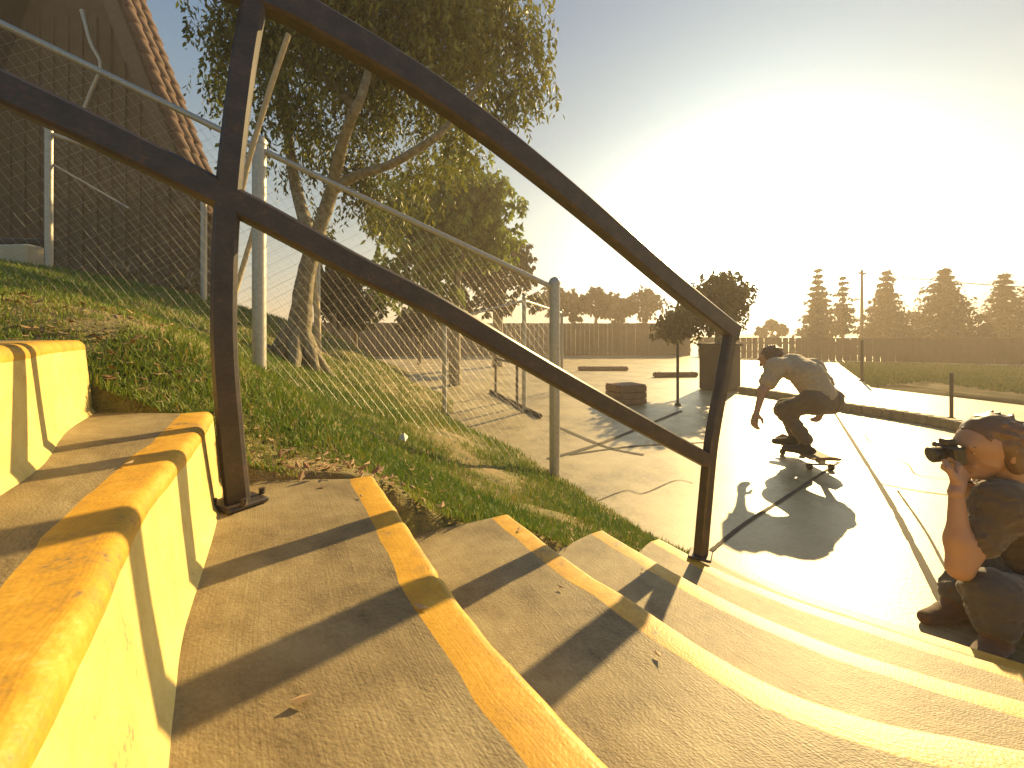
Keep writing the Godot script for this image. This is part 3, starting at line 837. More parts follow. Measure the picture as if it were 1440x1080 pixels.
# ---------------------------------------------------------------- building on the left
func build_building() -> void:
	var d := 8.6
	var root := thing("gabled_building", "brown gabled building with steep tiled roof behind the bank", "building", Vector3(-8.0, 1.2, -d))
	var f := func(px: float, py: float, dd: float) -> Vector3: return Vector3((px - 720) / 600.0 * dd, 1.133 + (470 - py) / 600.0 * dd, -dd)
	# gable wall with real thickness: outline foot - eave - ridge - far side
	var foot_r: Vector3 = f.call(302, 455, d)
	var eave: Vector3 = f.call(302, 292, d)
	var ridge: Vector3 = f.call(116, -190, d)
	var foot_l := Vector3(ridge.x * 2.0 - foot_r.x, foot_r.y, -d)
	var eave_l := Vector3(ridge.x * 2.0 - eave.x, eave.y, -d)
	var back := Vector3(-5.0, 0, -7.0)
	var s := new_st()
	s.set_smooth_group(-1)
	var ring := [foot_l - Vector3.UP, eave_l, ridge, eave, foot_r - Vector3.UP]
	for i in range(1, 4): tri(s, ring[0], ring[i], ring[i + 1])
	quad(s, ring[4], ring[3], ring[3] + back, ring[4] + back)
	quad(s, ring[1] + back, ring[1], ring[0], ring[0] + back)
	for i in range(1, 4): tri(s, ring[0] + back, ring[i + 1] + back, ring[i] + back)
	var wall := obj("wall", s, mats.brown_stucco, root)
	# upright battens over the wall, each cut to the slope
	var x: float = foot_r.x - 0.05
	while x > foot_l.x:
		var t: float = (foot_r.x - x) / (foot_r.x - ridge.x)
		var top: float = lerpf(eave.y, ridge.y, t) if t <= 1.0 else lerpf(ridge.y, eave.y, t - 1.0)
		top = minf(top - 0.25, 7.5)
		s = new_st()
		box(s, Vector3(x, (foot_r.y - 1.0 + top) / 2.0, -d + 0.022), Vector3(0.05, top - foot_r.y + 1.0, 0.04), Basis.IDENTITY, 0.006)
		obj("batten", s, mats.brown_board, wall)
		x -= 0.29
	# roof slabs with an overhang towards the viewer
	var over := Vector3(0, 0, 0.75)
	for side in [1.0, -1.0]:
		var e: Vector3 = eave if side > 0 else eave_l
		var slope: Vector3 = (e - ridge).normalized()
		var nrm := Vector3(slope.y, -slope.x, 0.0)
		if nrm.y < 0: nrm = -nrm
		s = new_st()
		s.set_smooth_group(-1)
		var lo: Vector3 = e + slope * 0.35
		var a := [ridge + over, lo + over, lo + back, ridge + back]
		var b := []
		for p in a: b.append(p + nrm * 0.14)
		quad(s, a[0], a[1], a[2], a[3]); quad(s, b[3], b[2], b[1], b[0])
		for i in 4: quad(s, a[(i + 1) % 4], a[i], b[i], b[(i + 1) % 4])
		var roof := obj("roof", s, mats.brown_board, root)
		# barge board under the overhang
		s = new_st()
		beam(s, [ridge + over * 1.02 + Vector3(0, -0.02, 0), lo + over * 1.02], nrm, 0.26, 0.05, 0.004)
		obj("barge_board", s, mats.brown_board, roof)
		# clay tiles up the verge and in courses over the slope
		var along: float = ridge.distance_to(lo)
		var n := int(along / 0.30)
		for i in n:
			for row in (3 if side > 0 else 1):
				s = new_st()
				var c: Vector3 = ridge.lerp(lo, (i + 0.5) / n) + over * 1.03 + nrm * (0.165 + 0.01 * rng.randf()) - Vector3(0, 0, 0.1 + row * 0.235)
				var pts := []
				var rr := 0.12
				s.set_smooth_group(0)
				var pa := []
				var pb := []
				for k in 7:
					var an := PI * k / 6.0
					var o := Vector3(0, 0, cos(an) * rr) + nrm * sin(an) * rr * 0.8
					pa.append(c - slope * 0.19 + o)
					pb.append(c + slope * 0.19 + o * 1.12 + nrm * 0.03)
				for k in 6: quad(s, pa[k], pa[k + 1], pb[k + 1], pb[k])
				for k in range(1, 6): tri(s, pb[0], pb[k], pb[k + 1])
				obj("roof_tile", s, mats.clay_tile, roof)
	# conduit on the wall, bent under the slope
	s = new_st()
	tube(s, smooth_line([f.call(116, 15, d - 0.35), f.call(128, 60, d - 0.3), f.call(142, 92, d - 0.2), f.call(128, 130, d - 0.1), f.call(116, 160, d - 0.06)], 5), [0.05, 0.045, 0.04], 8)
	obj("conduit", s, mats.galvanised, root)
	# low cream wall and pipe before it
	var a2 := Vector3(-5.6, 1.55, -4.6)
	root = thing("low_cream_wall", "low cream wall topped by a dark pipe at the left edge", "wall", a2)
	s = new_st()
	box(s, Vector3(-5.9, 1.86, -4.75), Vector3(1.35, 0.5, 0.18), Basis(Vector3.UP, -0.1), 0.02)
	obj("body", s, mats.cream_render, root)
	s = new_st()
	tube(s, [Vector3(-6.6, 2.165, -4.68), Vector3(-5.2, 2.165, -4.82)], [0.045], 10)
	obj("pipe", s, mats.dark_board, root)
	# pale stumps and shrubs at the foot of the building
	rng.seed = 44
	var what := ["pale dry shrub at the foot of the brown building, beside the left fence post", "pale dry shrub below the middle of the brown building's wall", "pale dry shrub just left of the near handrail post"]
	var kk := 0
	for q in [[172, 385, 5.6, 0.16], [262, 402, 5.8, 0.2], [268, 412, 6.2, 0.12]]:
		var c: Vector3 = f.call(q[0], q[1], q[2])
		var b := on_bank(c.x, q[2])
		var r := thing("dry_shrub", what[kk], "shrub", b, "dry shrubs along the building")
		s = new_st()
		for j in 14:
			var aa := rng.randf() * TAU
			var hh: float = q[3] * rng.randf_range(0.9, 1.9)
			tube(s, [b, b + Vector3(cos(aa) * 0.05, hh * 0.6, sin(aa) * 0.05), b + Vector3(cos(aa) * q[3] * 0.8, hh, sin(aa) * q[3] * 0.8)], [0.008, 0.006, 0.002], 4, false)
		obj("stems", s, mats.stake_wood, r)
		lobes_leaves(r, "foliage", [[b + Vector3.UP * q[3], q[3], 1.0]], 240, leaf_mesh(0.07, 0.02), mats.leaf, Color(0.12, 0.10, 0.04), Color(0.36, 0.28, 0.13), 0.06)
		kk += 1

# ---------------------------------------------------------------- court and what stands on it
func build_court() -> void:
	var s := new_st()
	s.set_smooth_group(0)
	quad(s, Vector3(-150, 0, 40), Vector3(-150, 0, -200), Vector3(150, 0, -200), Vector3(150, 0, 40))
	tag(obj("ground", s, mats.court_concrete), "pale concrete court", "", "", "structure")
	# filled joints and cracks
	var lines := [
		[[Vector3(4.742, 0.000, -6.294), Vector3(2.784, 0.000, -3.237), Vector3(2.188, 0.000, -2.344), Vector3(1.769, 0.000, -1.734)], 0.016], [[Vector3(2.784, 0.000, -3.237), Vector3(2.960, 0.000, -3.062), Vector3(3.361, 0.000, -2.881)], 0.008], [[Vector3(2.791, 0.000, -3.090), Vector3(2.390, 0.000, -2.472), Vector3(2.094, 0.000, -2.060)], 0.006],
		[[Vector3(3.466, 0.000, -3.999), Vector3(3.455, 0.000, -3.735), Vector3(3.262, 0.000, -3.433), Vector3(3.438, 0.000, -3.300), Vector3(3.399, 0.000, -3.090)], 0.004], [[Vector3(0.579, 0.000, -2.893), Vector3(0.824, 0.000, -3.090), Vector3(0.936, 0.000, -3.035), Vector3(1.265, 0.000, -3.300), Vector3(1.376, 0.000, -3.237)], 0.004], [[Vector3(4.009, 0.000, -5.229), Vector3(3.950, 0.000, -4.787), Vector3(3.764, 0.000, -4.472), Vector3(3.838, 0.000, -4.249)], 0.006],
		[[Vector3(0.549, 0.000, -5.229), Vector3(0.932, 0.000, -4.303), Vector3(1.233, 0.000, -3.999)], 0.03], [[Vector3(0.322, 0.000, -3.862), Vector3(0.969, 0.000, -4.472), Vector3(2.497, 0.000, -6.294)], 0.03], [[Vector3(0.533, 0.000, -3.999), Vector3(1.219, 0.000, -4.303), Vector3(2.087, 0.000, -4.472)], 0.02], [[Vector3(1.040, 0.000, -2.229), Vector3(1.411, 0.000, -2.565), Vector3(1.897, 0.000, -2.956), Vector3(2.895, 0.000, -3.777)], 0.012],
	]
	for l in lines:
		s = new_st()
		s.set_smooth_group(0)
		var p := smooth_line(l[0], 6)
		for i in p.size() - 1:
			var t: Vector3 = (p[i + 1] - p[i]).normalized().cross(Vector3.UP) * l[1]
			var w0 := rng.randf_range(0.7, 1.2)
			quad(s, p[i] - t * w0 + Vector3.UP * 0.004, p[i + 1] - t + Vector3.UP * 0.004, p[i + 1] + t + Vector3.UP * 0.004, p[i] + t * w0 + Vector3.UP * 0.004)
		tag(obj("pavement_joint", s, mats.tar), "", "", "", "structure")
	# strip of turf on the right
	s = new_st()
	s.set_smooth_group(0)
	var turf := [Vector3(7.629, 0.000, -9.064), Vector3(9.808, 0.000, -10.146), Vector3(9.486, 0.000, -7.905), Vector3(8.541, 0.000, -5.229), Vector3(14.855, 0.000, -7.553), Vector3(17.675, 0.000, -13.596), Vector3(14.370, 0.000, -16.580), Vector3(12.409, 0.000, -16.186)]
	for i in range(1, turf.size() - 1):
		tri(s, turf[0] + Vector3.UP * 0.008, turf[i] + Vector3.UP * 0.008, turf[i + 1] + Vector3.UP * 0.008)
	tag(obj("turf_ground", s, mats.bank_soil), "", "", "", "structure")
	var poly := PackedVector2Array()
	for p in turf: poly.append(Vector2(p.x, p.z))
	var where := []
	var cols := []
	rng.seed = 61
	var bounds := Rect2(poly[0], Vector2.ZERO)
	for p in poly: bounds = bounds.expand(p)
	while where.size() < 26000:
		var p := Vector2(rng.randf_range(bounds.position.x, bounds.end.x), rng.randf_range(bounds.position.y, bounds.end.y))
		if not Geometry2D.is_point_in_polygon(p, poly): continue
		where.append(Transform3D(Basis(Vector3.UP, rng.randf() * TAU).scaled(Vector3.ONE * rng.randf_range(0.8, 1.6)), Vector3(p.x, 0.005, p.y)))
		cols.append(Color(0.06, 0.10, 0.02).lerp(Color(0.17, 0.17, 0.05), rng.randf()))
	tag(scatter("turf", blade_mesh(0.012, 0.07, 0.03), mats.grass_blade, where, cols), "mown turf strip along the low dark wall on the right", "grass", "", "stuff")
	# kerb
	s = new_st()
	s.set_smooth_group(-1)
	var kp := smooth_line([Vector3(4.421, 0.000, -8.290), Vector3(4.721, 0.000, -7.553), Vector3(4.924, 0.000, -6.353), Vector3(5.141, 0.000, -5.713), Vector3(5.248, 0.000, -4.999), Vector3(5.065, 0.000, -3.999)], 5)
	var kr := thing("kerb", "low stone kerb crossing the court behind the photographer", "kerb", kp[10])
	for i in kp.size() - 1:
		s = new_st()
		var a: Vector3 = kp[i]
		var b: Vector3 = kp[i + 1]
		var dirn := (b - a).normalized()
		box(s, (a + b) / 2.0 + Vector3.UP * 0.06, Vector3(a.distance_to(b) - 0.012, 0.12, 0.16), Basis(dirn, Vector3.UP, dirn.cross(Vector3.UP)), 0.015)
		obj("kerb_stone", s, mats.side_concrete, kr)
	# dark board fence far across, board by board
	var far_fence := func(label: String, pts: Array, h: float, w: float) -> void:
		var r := thing("board_fence", label, "fence", pts[0], "far dark fences")
		for i in pts.size() - 1:
			var a: Vector3 = pts[i]
			var b: Vector3 = pts[i + 1]
			var dn := (b - a).normalized()
			var bs := Basis(dn, Vector3.UP, dn.cross(Vector3.UP))
			var n := int(a.distance_to(b) / w)
			for k in n:
				var st := new_st()
				var hh := h * rng.randf_range(0.993, 1.007)
				box(st, a.lerp(b, (k + 0.5) / n) + Vector3.UP * hh / 2.0 + bs.z * rng.randf_range(-0.01, 0.01), Vector3(w * 0.98, hh, 0.03), bs)
				obj("board", st, mats.dark_board, r)
			for hgt in [0.3, h - 0.25]:
				var st2 := new_st()
				box(st2, (a + b) / 2.0 + Vector3.UP * hgt + bs.z * 0.06, Vector3(a.distance_to(b), 0.08, 0.05), bs)
				obj("rail", st2, mats.dark_board, r)
	far_fence.call("long dark board fence across the far side of the court", [Vector3(-10.5, 0, -21.0), Vector3(-2, 0, -22.7), Vector3(9.5, 0, -22.7)], 1.72, 0.24)
	far_fence.call("lower dark board fence beside the turf on the right", [Vector3(9.6, 0, -22.0), Vector3(15.2, 0, -17.6), Vector3(20.0, 0, -15.6)], 0.98, 0.24)
	# benches and crate
	for q in [[Vector3(2.844, 0.000, -13.329), 1.55, 0.0, "low dark parking block on the court nearest the far fence"], [Vector3(4.343, 0.000, -11.330), 1.2, 0.1, "low brown parking block left of the small round-crowned tree"]]:
		var r := thing("parking_block", q[3], "parking block", q[0], "parking blocks on the court")
		var bs := Basis(Vector3.UP, q[2])
		s = new_st()
		box(s, q[0] + Vector3.UP * 0.065, Vector3(q[1], 0.13, 0.2), bs, 0.03)
		obj("block", s, mats.brown_wood, r)
		for k in [-1, 1]:
			s = new_st()
			tube(s, [q[0] + bs * Vector3(k * q[1] * 0.38, 0.12, 0), q[0] + bs * Vector3(k * q[1] * 0.38, 0.145, 0)], [0.025], 8)
			obj("pin", s, mats.galvanised, r)
	var cb := Vector3(1.850, 0.000, -6.937)
	var cr := thing("wooden_crate", "brown wooden crate on the court under the middle rail", "crate", cb)
	var cbs := Basis(Vector3.UP, 0.35)
	for k in 3:
		for sd in [[Vector3(0, 0, 0.2), 0.0], [Vector3(0, 0, -0.2), 0.0], [Vector3(0.24, 0, 0), PI / 2], [Vector3(-0.24, 0, 0), PI / 2]]:
			s = new_st()
			var long := 0.5 if sd[1] == 0.0 else 0.37
			box(s, cb + cbs * (sd[0] + Vector3.UP * (0.06 + k * 0.1)), Vector3(long, 0.09, 0.025), cbs * Basis(Vector3.UP, sd[1]), 0.004)
			obj("slat", s, mats.brown_wood, cr)
	for k in 4:
		s = new_st()
		box(s, cb + cbs * Vector3(0, 0.318, -0.15 + k * 0.1), Vector3(0.5, 0.02, 0.094), cbs, 0.004)
		obj("lid_board", s, mats.brown_wood, cr)
	# utility pole and overhead cable
	var pb := Vector3(19.680, 1.133, -24.000) * Vector3(1, 0, 1)
	var pr := thing("utility_pole", "wooden utility pole carrying the overhead cable on the skyline", "pole", pb)
	s = new_st()
	tube(s, [pb, pb + Vector3.UP * 4.75], [0.09, 0.06], 10)
	obj("shaft", s, mats.dark_board, pr)
	s = new_st()
	box(s, pb + Vector3.UP * 4.55, Vector3(1.0, 0.08, 0.08), Basis(Vector3.UP, 0.6), 0.01)
	obj("crossarm", s, mats.dark_board, pr)
	s = new_st()
	var c0 := pb + Vector3.UP * 4.6
	var c1 := Vector3(19.600, 2.533, -14.000)
	var cp := []
	for i in 25:
		var t := i / 24.0
		cp.append(c0.lerp(c1, t) - Vector3.UP * 0.45 * t * (1.0 - t))
	tube(s, cp, [0.02], 6)
	tag(obj("overhead_cable", s, mats.cable_black), "black overhead cable sagging from the utility pole to the right", "cable")
	# litter at the foot of the bank
	rng.seed = 71
	for q in [[632, 588, "white scrap of litter at the foot of the fence post below the bank"], [568, 622, "white scrap of litter on the bare streak of the bank"], [246, 475, "white scrap of litter on the grass behind the top steps"]]:
		var g: Vector3
		if q[1] == 588: g = Vector3(-0.821, 0.000, -5.665)
		elif q[1] == 622: g = on_bank(-0.62, 2.45, 0.02)
		else: g = on_bank(-1.75, 2.2, 0.03)
		s = new_st()
		s.set_smooth_group(-1)
		var e := []
		for k in 6: e.append(g + Vector3(cos(k * 1.05) * rng.randf_range(0.02, 0.05), rng.randf_range(0.0, 0.035), sin(k * 1.05) * rng.randf_range(0.02, 0.05)))
		for k in 6:
			tri(s, g + Vector3.UP * 0.04, e[k], e[(k + 1) % 6])
			tri(s, g, e[(k + 1) % 6], e[k])
		tag(obj("litter", s, mats.white_rubber), q[2], "litter", "scraps of litter")

# ---------------------------------------------------------------- figures
# bones: [from, to, radius from, radius to]; joined by a smooth minimum and meshed as surface nets
func flesh(s: SurfaceTool, bones: Array, cell: float, k: float, fold := 0.0, grain := 9.0) -> void:
	var lo := Vector3.ONE * 1e9
	var hi := -lo
	for b in bones:
		var r: float = maxf(b[2], b[3]) + 4.0 * k + cell
		for e in [b[0], b[1]]:
			lo = lo.min(e - Vector3.ONE * r)
			hi = hi.max(e + Vector3.ONE * r)
	var nx := int((hi.x - lo.x) / cell) + 2
	var ny := int((hi.y - lo.y) / cell) + 2
	var nz := int((hi.z - lo.z) / cell) + 2
	var f := PackedFloat32Array()
	f.resize(nx * ny * nz)
	for b in bones:
		var a: Vector3 = b[0]
		var ab: Vector3 = b[1] - a
		var l2 := maxf(ab.length_squared(), 1e-9)
		var ra: float = b[2]
		var dr: float = b[3] - b[2]
		var r: float = maxf(b[2], b[3]) + 4.0 * k
		var p0: Vector3 = ((b[0].min(b[1]) - Vector3.ONE * r - lo) / cell).floor().max(Vector3.ZERO)
		var p1: Vector3 = ((b[0].max(b[1]) + Vector3.ONE * r - lo) / cell).ceil()
		var x1 := mini(int(p1.x), nx - 1)
		var y1 := mini(int(p1.y), ny - 1)
		var z1 := mini(int(p1.z), nz - 1)
		for z in range(int(p0.z), z1 + 1):
			for y in range(int(p0.y), y1 + 1):
				var at := (z * ny + y) * nx
				for x in range(int(p0.x), x1 + 1):
					var p := lo + Vector3(x, y, z) * cell - a
					var t := clampf(p.dot(ab) / l2, 0.0, 1.0)
					f[at + x] += exp(-((p - ab * t).length() - ra - dr * t) / k)
	var id := PackedInt32Array()
	id.resize(nx * ny * nz)
	id.fill(-1)
	var verts := PackedVector3Array()
	var off := [0, 1, nx, nx + 1, nx * ny, nx * ny + 1, nx * ny + nx, nx * ny + nx + 1]
	var pos := [Vector3(0, 0, 0), Vector3(1, 0, 0), Vector3(0, 1, 0), Vector3(1, 1, 0), Vector3(0, 0, 1), Vector3(1, 0, 1), Vector3(0, 1, 1), Vector3(1, 1, 1)]
	var edges := [[0, 1], [2, 3], [4, 5], [6, 7], [0, 2], [1, 3], [4, 6], [5, 7], [0, 4], [1, 5], [2, 6], [3, 7]]
	var idx := PackedInt32Array()
	for z in nz - 1:
		for y in ny - 1:
			for x in nx - 1:
				var at := (z * ny + y) * nx + x
				var mn := 1e30
				var mx := 0.0
				for o in off:
					var v := f[at + o]
					mn = minf(mn, v)
					mx = maxf(mx, v)
				if mx < 1.0 or mn >= 1.0: continue
				var sum := Vector3.ZERO
				var n := 0
				for e in edges:
					var va := f[at + off[e[0]]]
					var vb := f[at + off[e[1]]]
					if (va >= 1.0) != (vb >= 1.0):
						var la := log(maxf(va, 1e-7))
						var lb := log(maxf(vb, 1e-7))
						sum += pos[e[0]].lerp(pos[e[1]], la / (la - lb))
						n += 1
				id[at] = verts.size()
				verts.append(lo + (Vector3(x, y, z) + sum / n) * cell)
	var strides := [1, nx, nx * ny]
	for z in range(1, nz - 1):
		for y in range(1, ny - 1):
			for x in range(1, nx - 1):
				var at := (z * ny + y) * nx + x
				var inside := f[at] >= 1.0
				for ax in 3:
					if (f[at + strides[ax]] >= 1.0) == inside: continue
					var u: int = strides[(ax + 1) % 3]
					var v: int = strides[(ax + 2) % 3]
					var q := [id[at], id[at - u], id[at - u - v], id[at - v]]
					if q.min() < 0: continue
					if inside: idx.append_array([q[0], q[2], q[1], q[0], q[3], q[2]])
					else: idx.append_array([q[0], q[1], q[2], q[0], q[2], q[3]])
	if fold > 0.0:
		var n := FastNoiseLite.new()
		n.seed = 4
		n.frequency = grain
		n.fractal_octaves = 3
		n.fractal_gain = 0.6
		n.domain_warp_enabled = true
		n.domain_warp_amplitude = 0.05
		n.domain_warp_frequency = 4.0
		for i in verts.size():
			var p := verts[i]
			var q := Vector3(p.x, p.y * 1.7, p.z)
			verts[i] = p + Vector3(n.get_noise_3dv(q), n.get_noise_3dv(q + Vector3(5, 0, 0)) * 0.6, n.get_noise_3dv(q + Vector3(0, 0, 7))) * fold
	s.set_smooth_group(0)
	for i in idx: s.add_vertex(verts[i])

func build_skater() -> void:
	var o := Vector3(2.60, 0.0, -3.78)
	var root := thing("person", "person crouching low on a skateboard, back rounded, against the sun", "person", o + Vector3(0, 0.11, 0))
	var j := func(x: float, y: float, z: float) -> Vector3: return o + Vector3(x, y, z)
	var hip: Vector3 = j.call(0.07, 0.56, 0.10)
	var mid: Vector3 = j.call(0.01, 0.76, 0.02)
	var sh: Vector3 = j.call(-0.02, 0.84, -0.14)
	var sh_l: Vector3 = j.call(-0.19, 0.83, -0.10)
	var sh_r: Vector3 = j.call(0.16, 0.82, -0.13)
	var ank_l: Vector3 = j.call(-0.07, 0.19, 0.10)
	var ank_r: Vector3 = j.call(0.00, 0.19, -0.16)
	var knee_l: Vector3 = j.call(-0.17, 0.45, -0.04)
	var knee_r: Vector3 = j.call(-0.03, 0.45, -0.24)
	var head: Vector3 = j.call(-0.11, 0.89, -0.31)
	var el_l: Vector3 = j.call(-0.35, 0.63, -0.05)
	var ha_l: Vector3 = j.call(-0.42, 0.44, -0.02)
	var el_r: Vector3 = j.call(0.29, 0.62, -0.08)
	var ha_r: Vector3 = j.call(0.27, 0.44, -0.16)
	var s := new_st()
	var bones := [
		[hip, mid, 0.105, 0.105], [mid, sh, 0.105, 0.095], [sh, head, 0.06, 0.055],
		[hip + Vector3(-0.08, 0, 0.03), knee_l, 0.085, 0.06], [hip + Vector3(0.08, 0, -0.03), knee_r, 0.085, 0.06], [knee_l, ank_l, 0.055, 0.038], [knee_r, ank_r, 0.055, 0.038],
		[sh_l, el_l, 0.05, 0.036], [el_l, ha_l, 0.035, 0.024], [sh_r, el_r, 0.05, 0.036], [el_r, ha_r, 0.035, 0.024], [sh_l, sh_r, 0.07, 0.07],
	]
	flesh(s, bones, 0.014, 0.014)
	# head and face, turned down to the left
	var fw := Vector3(-0.55, -0.35, -0.75).normalized()
	var upv := Vector3(-0.1, 0.9, -0.3).normalized()
	upv = (upv - fw * upv.dot(fw)).normalized()
	head_bones(s, head, fw, upv, 0.004)
	hand(s, ha_l, (ha_l - el_l).normalized(), Vector3(-1, 0, 0.3), 0.5, 0.004)
	hand(s, ha_r, (ha_r - el_r).normalized(), Vector3(1, 0, 0.2), 0.5, 0.004)
	obj("body", s, mats.skin, root)
	s = new_st()
	flesh(s, [[hip + Vector3(-0.02, 0.05, 0), mid, 0.125, 0.125], [mid, sh, 0.125, 0.115], [sh_l, sh_l.lerp(el_l, 0.65), 0.078, 0.07], [sh_r, sh_r.lerp(el_r, 0.65), 0.078, 0.07], [sh_l, sh_r, 0.088, 0.088]], 0.014, 0.014, 0.013, 14.0)
	obj("shirt", s, mats.tan_shirt, root)
	s = new_st()
	flesh(s, [[hip + Vector3(-0.07, 0, 0.02), hip + Vector3(0.07, 0, -0.02), 0.12, 0.12], [hip + Vector3(-0.08, 0, 0.03), knee_l, 0.092, 0.072], [hip + Vector3(0.08, 0, -0.03), knee_r, 0.092, 0.072], [knee_l, ank_l + Vector3(0, 0.04, 0), 0.068, 0.056], [knee_r, ank_r + Vector3(0, 0.04, 0), 0.068, 0.056]], 0.014, 0.012, 0.013, 14.0)
	obj("trousers", s, mats.khaki_trousers, root)
	for a in [ank_l, ank_r]:
		s = new_st()
		shoe(s, a, Vector3(-0.9, 0, -0.45).normalized())
		obj("shoe", s, mats.black_suede, root)
	s = new_st()
	hair_cap(s, head, fw, upv)
	obj("hair", s, mats.hair, root)
	face_bits(root, head, fw, upv)
	# the board under the feet
	var sb := thing("skateboard", "skateboard under the crouching person's feet", "skateboard", o)
	var dir := Vector3(0.12, 0, -1.0).normalized()
	var sidev := dir.cross(Vector3.UP)
	s = new_st()
	var st_rows := []
	for i in 17:
		var t := i / 16.0 * 2.0 - 1.0
		var w := 0.10 * sqrt(maxf(0.0, 1.0 - pow(maxf(0.0, (absf(t) - 0.72) / 0.28), 2.2))) + 0.003
		var lift := 0.055 * pow(maxf(0.0, (absf(t) - 0.68) / 0.32), 1.3)
		var c := o + dir * t * 0.40 + Vector3.UP * (0.105 + lift)
		st_rows.append([c - sidev * w, c + sidev * w, c - sidev * w - Vector3.UP * 0.012, c + sidev * w - Vector3.UP * 0.012])
	s.set_smooth_group(-1)
	for i in 16:
		var a = st_rows[i]
		var b = st_rows[i + 1]
		quad(s, a[0], b[0], b[1], a[1]); quad(s, a[3], b[3], b[2], a[2])
		quad(s, a[2], b[2], b[0], a[0]); quad(s, a[1], b[1], b[3], a[3])
	obj("deck", s, mats.brown_wood, sb)
	for t in [-0.22, 0.22]:
		s = new_st()
		var c: Vector3 = o + dir * t
		box(s, c + Vector3.UP * 0.075, Vector3(0.05, 0.035, 0.07), Basis(sidev, Vector3.UP, -dir), 0.004)
		tube(s, [c - sidev * 0.075 + Vector3.UP * 0.045, c + sidev * 0.075 + Vector3.UP * 0.045], [0.009], 6)
		var tr := obj("truck", s, mats.galvanised, sb)
		for q in [-1, 1]:
			s = new_st()
			var wc: Vector3 = c + sidev * 0.085 * q + Vector3.UP * 0.0275
			tube(s, [wc - sidev * 0.017, wc - sidev * 0.012, wc + sidev * 0.012, wc + sidev * 0.017], [0.022, 0.0275, 0.0275, 0.022], 14)
			obj("wheel", s, mats.black_plastic, tr)

func head_bones(s: SurfaceTool, c: Vector3, fw: Vector3, up: Vector3, cell: float) -> void:
	var sd := fw.cross(up)
	var at := func(f: float, u: float, r: float) -> Vector3: return c + fw * f + up * u + sd * r
	var b := [
		[at.call(-0.022, 0.035, 0), at.call(0.022, 0.03, 0), 0.082, 0.078], [at.call(0.035, -0.035, 0.012), at.call(0.05, -0.075, 0.0), 0.05, 0.032], [at.call(0.035, -0.035, -0.012), at.call(0.05, -0.075, 0.0), 0.05, 0.032],
		[at.call(-0.03, -0.04, 0), at.call(-0.05, -0.13, 0), 0.056, 0.056],
		[at.call(0.092, 0.018, 0), at.call(0.113, -0.022, 0), 0.010, 0.014], [at.call(0.088, 0.032, 0.03), at.call(0.088, 0.032, -0.03), 0.016, 0.016],
		[at.call(0.082, -0.052, 0.018), at.call(0.082, -0.052, -0.018), 0.012, 0.012], [at.call(0.083, -0.085, 0.008), at.call(0.083, -0.085, -0.008), 0.015, 0.015],
		[at.call(-0.005, 0.02, 0.083), at.call(0.0, -0.022, 0.08), 0.013, 0.009], [at.call(-0.005, 0.02, -0.083), at.call(0.0, -0.022, -0.08), 0.013, 0.009],
	]
	flesh(s, b, cell, 0.007)

func face_bits(root: Node3D, c: Vector3, fw: Vector3, up: Vector3) -> void:
	var sd := fw.cross(up)
	for q in [-1.0, 1.0]:
		var e: Vector3 = c + fw * 0.0815 + up * 0.012 + sd * 0.032 * q
		var s := new_st()
		ball(s, e, 0.0115)
		var eye := obj("eye", s, mats.eye_white, root)
		s = new_st()
		ball(s, e + fw * 0.0085, 0.006)
		obj("iris", s, mats.eye_dark, eye)
		s = new_st()
		tube(s, [e + up * 0.022 + fw * 0.012 - sd * 0.018, e + up * 0.026 + fw * 0.014, e + up * 0.02 + fw * 0.008 + sd * 0.02 * q], [0.003, 0.0045, 0.002], 6)
		obj("eyebrow", s, mats.hair, root)
	var s2 := new_st()
	tube(s2, [c + fw * 0.082 - up * 0.052 - sd * 0.024, c + fw * 0.0965 - up * 0.05, c + fw * 0.082 - up * 0.052 + sd * 0.024], [0.003, 0.006, 0.003], 8)
	obj("mouth", s2, mats.lips, root)

func hair_cap(s: SurfaceTool, c: Vector3, fw: Vector3, up: Vector3) -> void:
	var sd := fw.cross(up)
	var b := [[c - fw * 0.032 + up * 0.044, c + fw * 0.006 + up * 0.05, 0.083, 0.076], [c - fw * 0.05 + up * 0.02, c - fw * 0.055 - up * 0.06, 0.064, 0.05], [c - fw * 0.005 + up * 0.03 + sd * 0.062, c - fw * 0.02 - up * 0.055 + sd * 0.066, 0.034, 0.024], [c - fw * 0.005 + up * 0.03 - sd * 0.062, c - fw * 0.02 - up * 0.055 - sd * 0.066, 0.034, 0.024]]
	for i in 320:
		var a := rng.randf_range(-PI, PI)
		var e := rng.randf_range(-0.75, 1.5)
		var n := (fw * (cos(a) * cos(e)) + sd * sin(a) * cos(e) + up * sin(e)).normalized()
		if n.dot(fw) > 0.25 and n.dot(up) < 0.33: continue
		var p := c + up * 0.038 - fw * 0.012 + n * 0.084
		b.append([p, p + (n * 0.5 - up * 0.5 - fw * 0.5 + Vector3(rng.randfn(), rng.randfn(), rng.randfn()) * 0.25).normalized() * rng.randf_range(0.02, 0.04), 0.011, 0.003])
	flesh(s, b, 0.005, 0.003)

func ball(s: SurfaceTool, c: Vector3, r: float) -> void:
	s.set_smooth_group(0)
	for i in 6:
		for k in 10:
			var p := func(a: int, b: int) -> Vector3: return c + Vector3(sin(PI * a / 6.0) * cos(TAU * b / 10.0), cos(PI * a / 6.0), sin(PI * a / 6.0) * sin(TAU * b / 10.0)) * r
			quad(s, p.call(i, k), p.call(i, k + 1), p.call(i + 1, k + 1), p.call(i + 1, k))

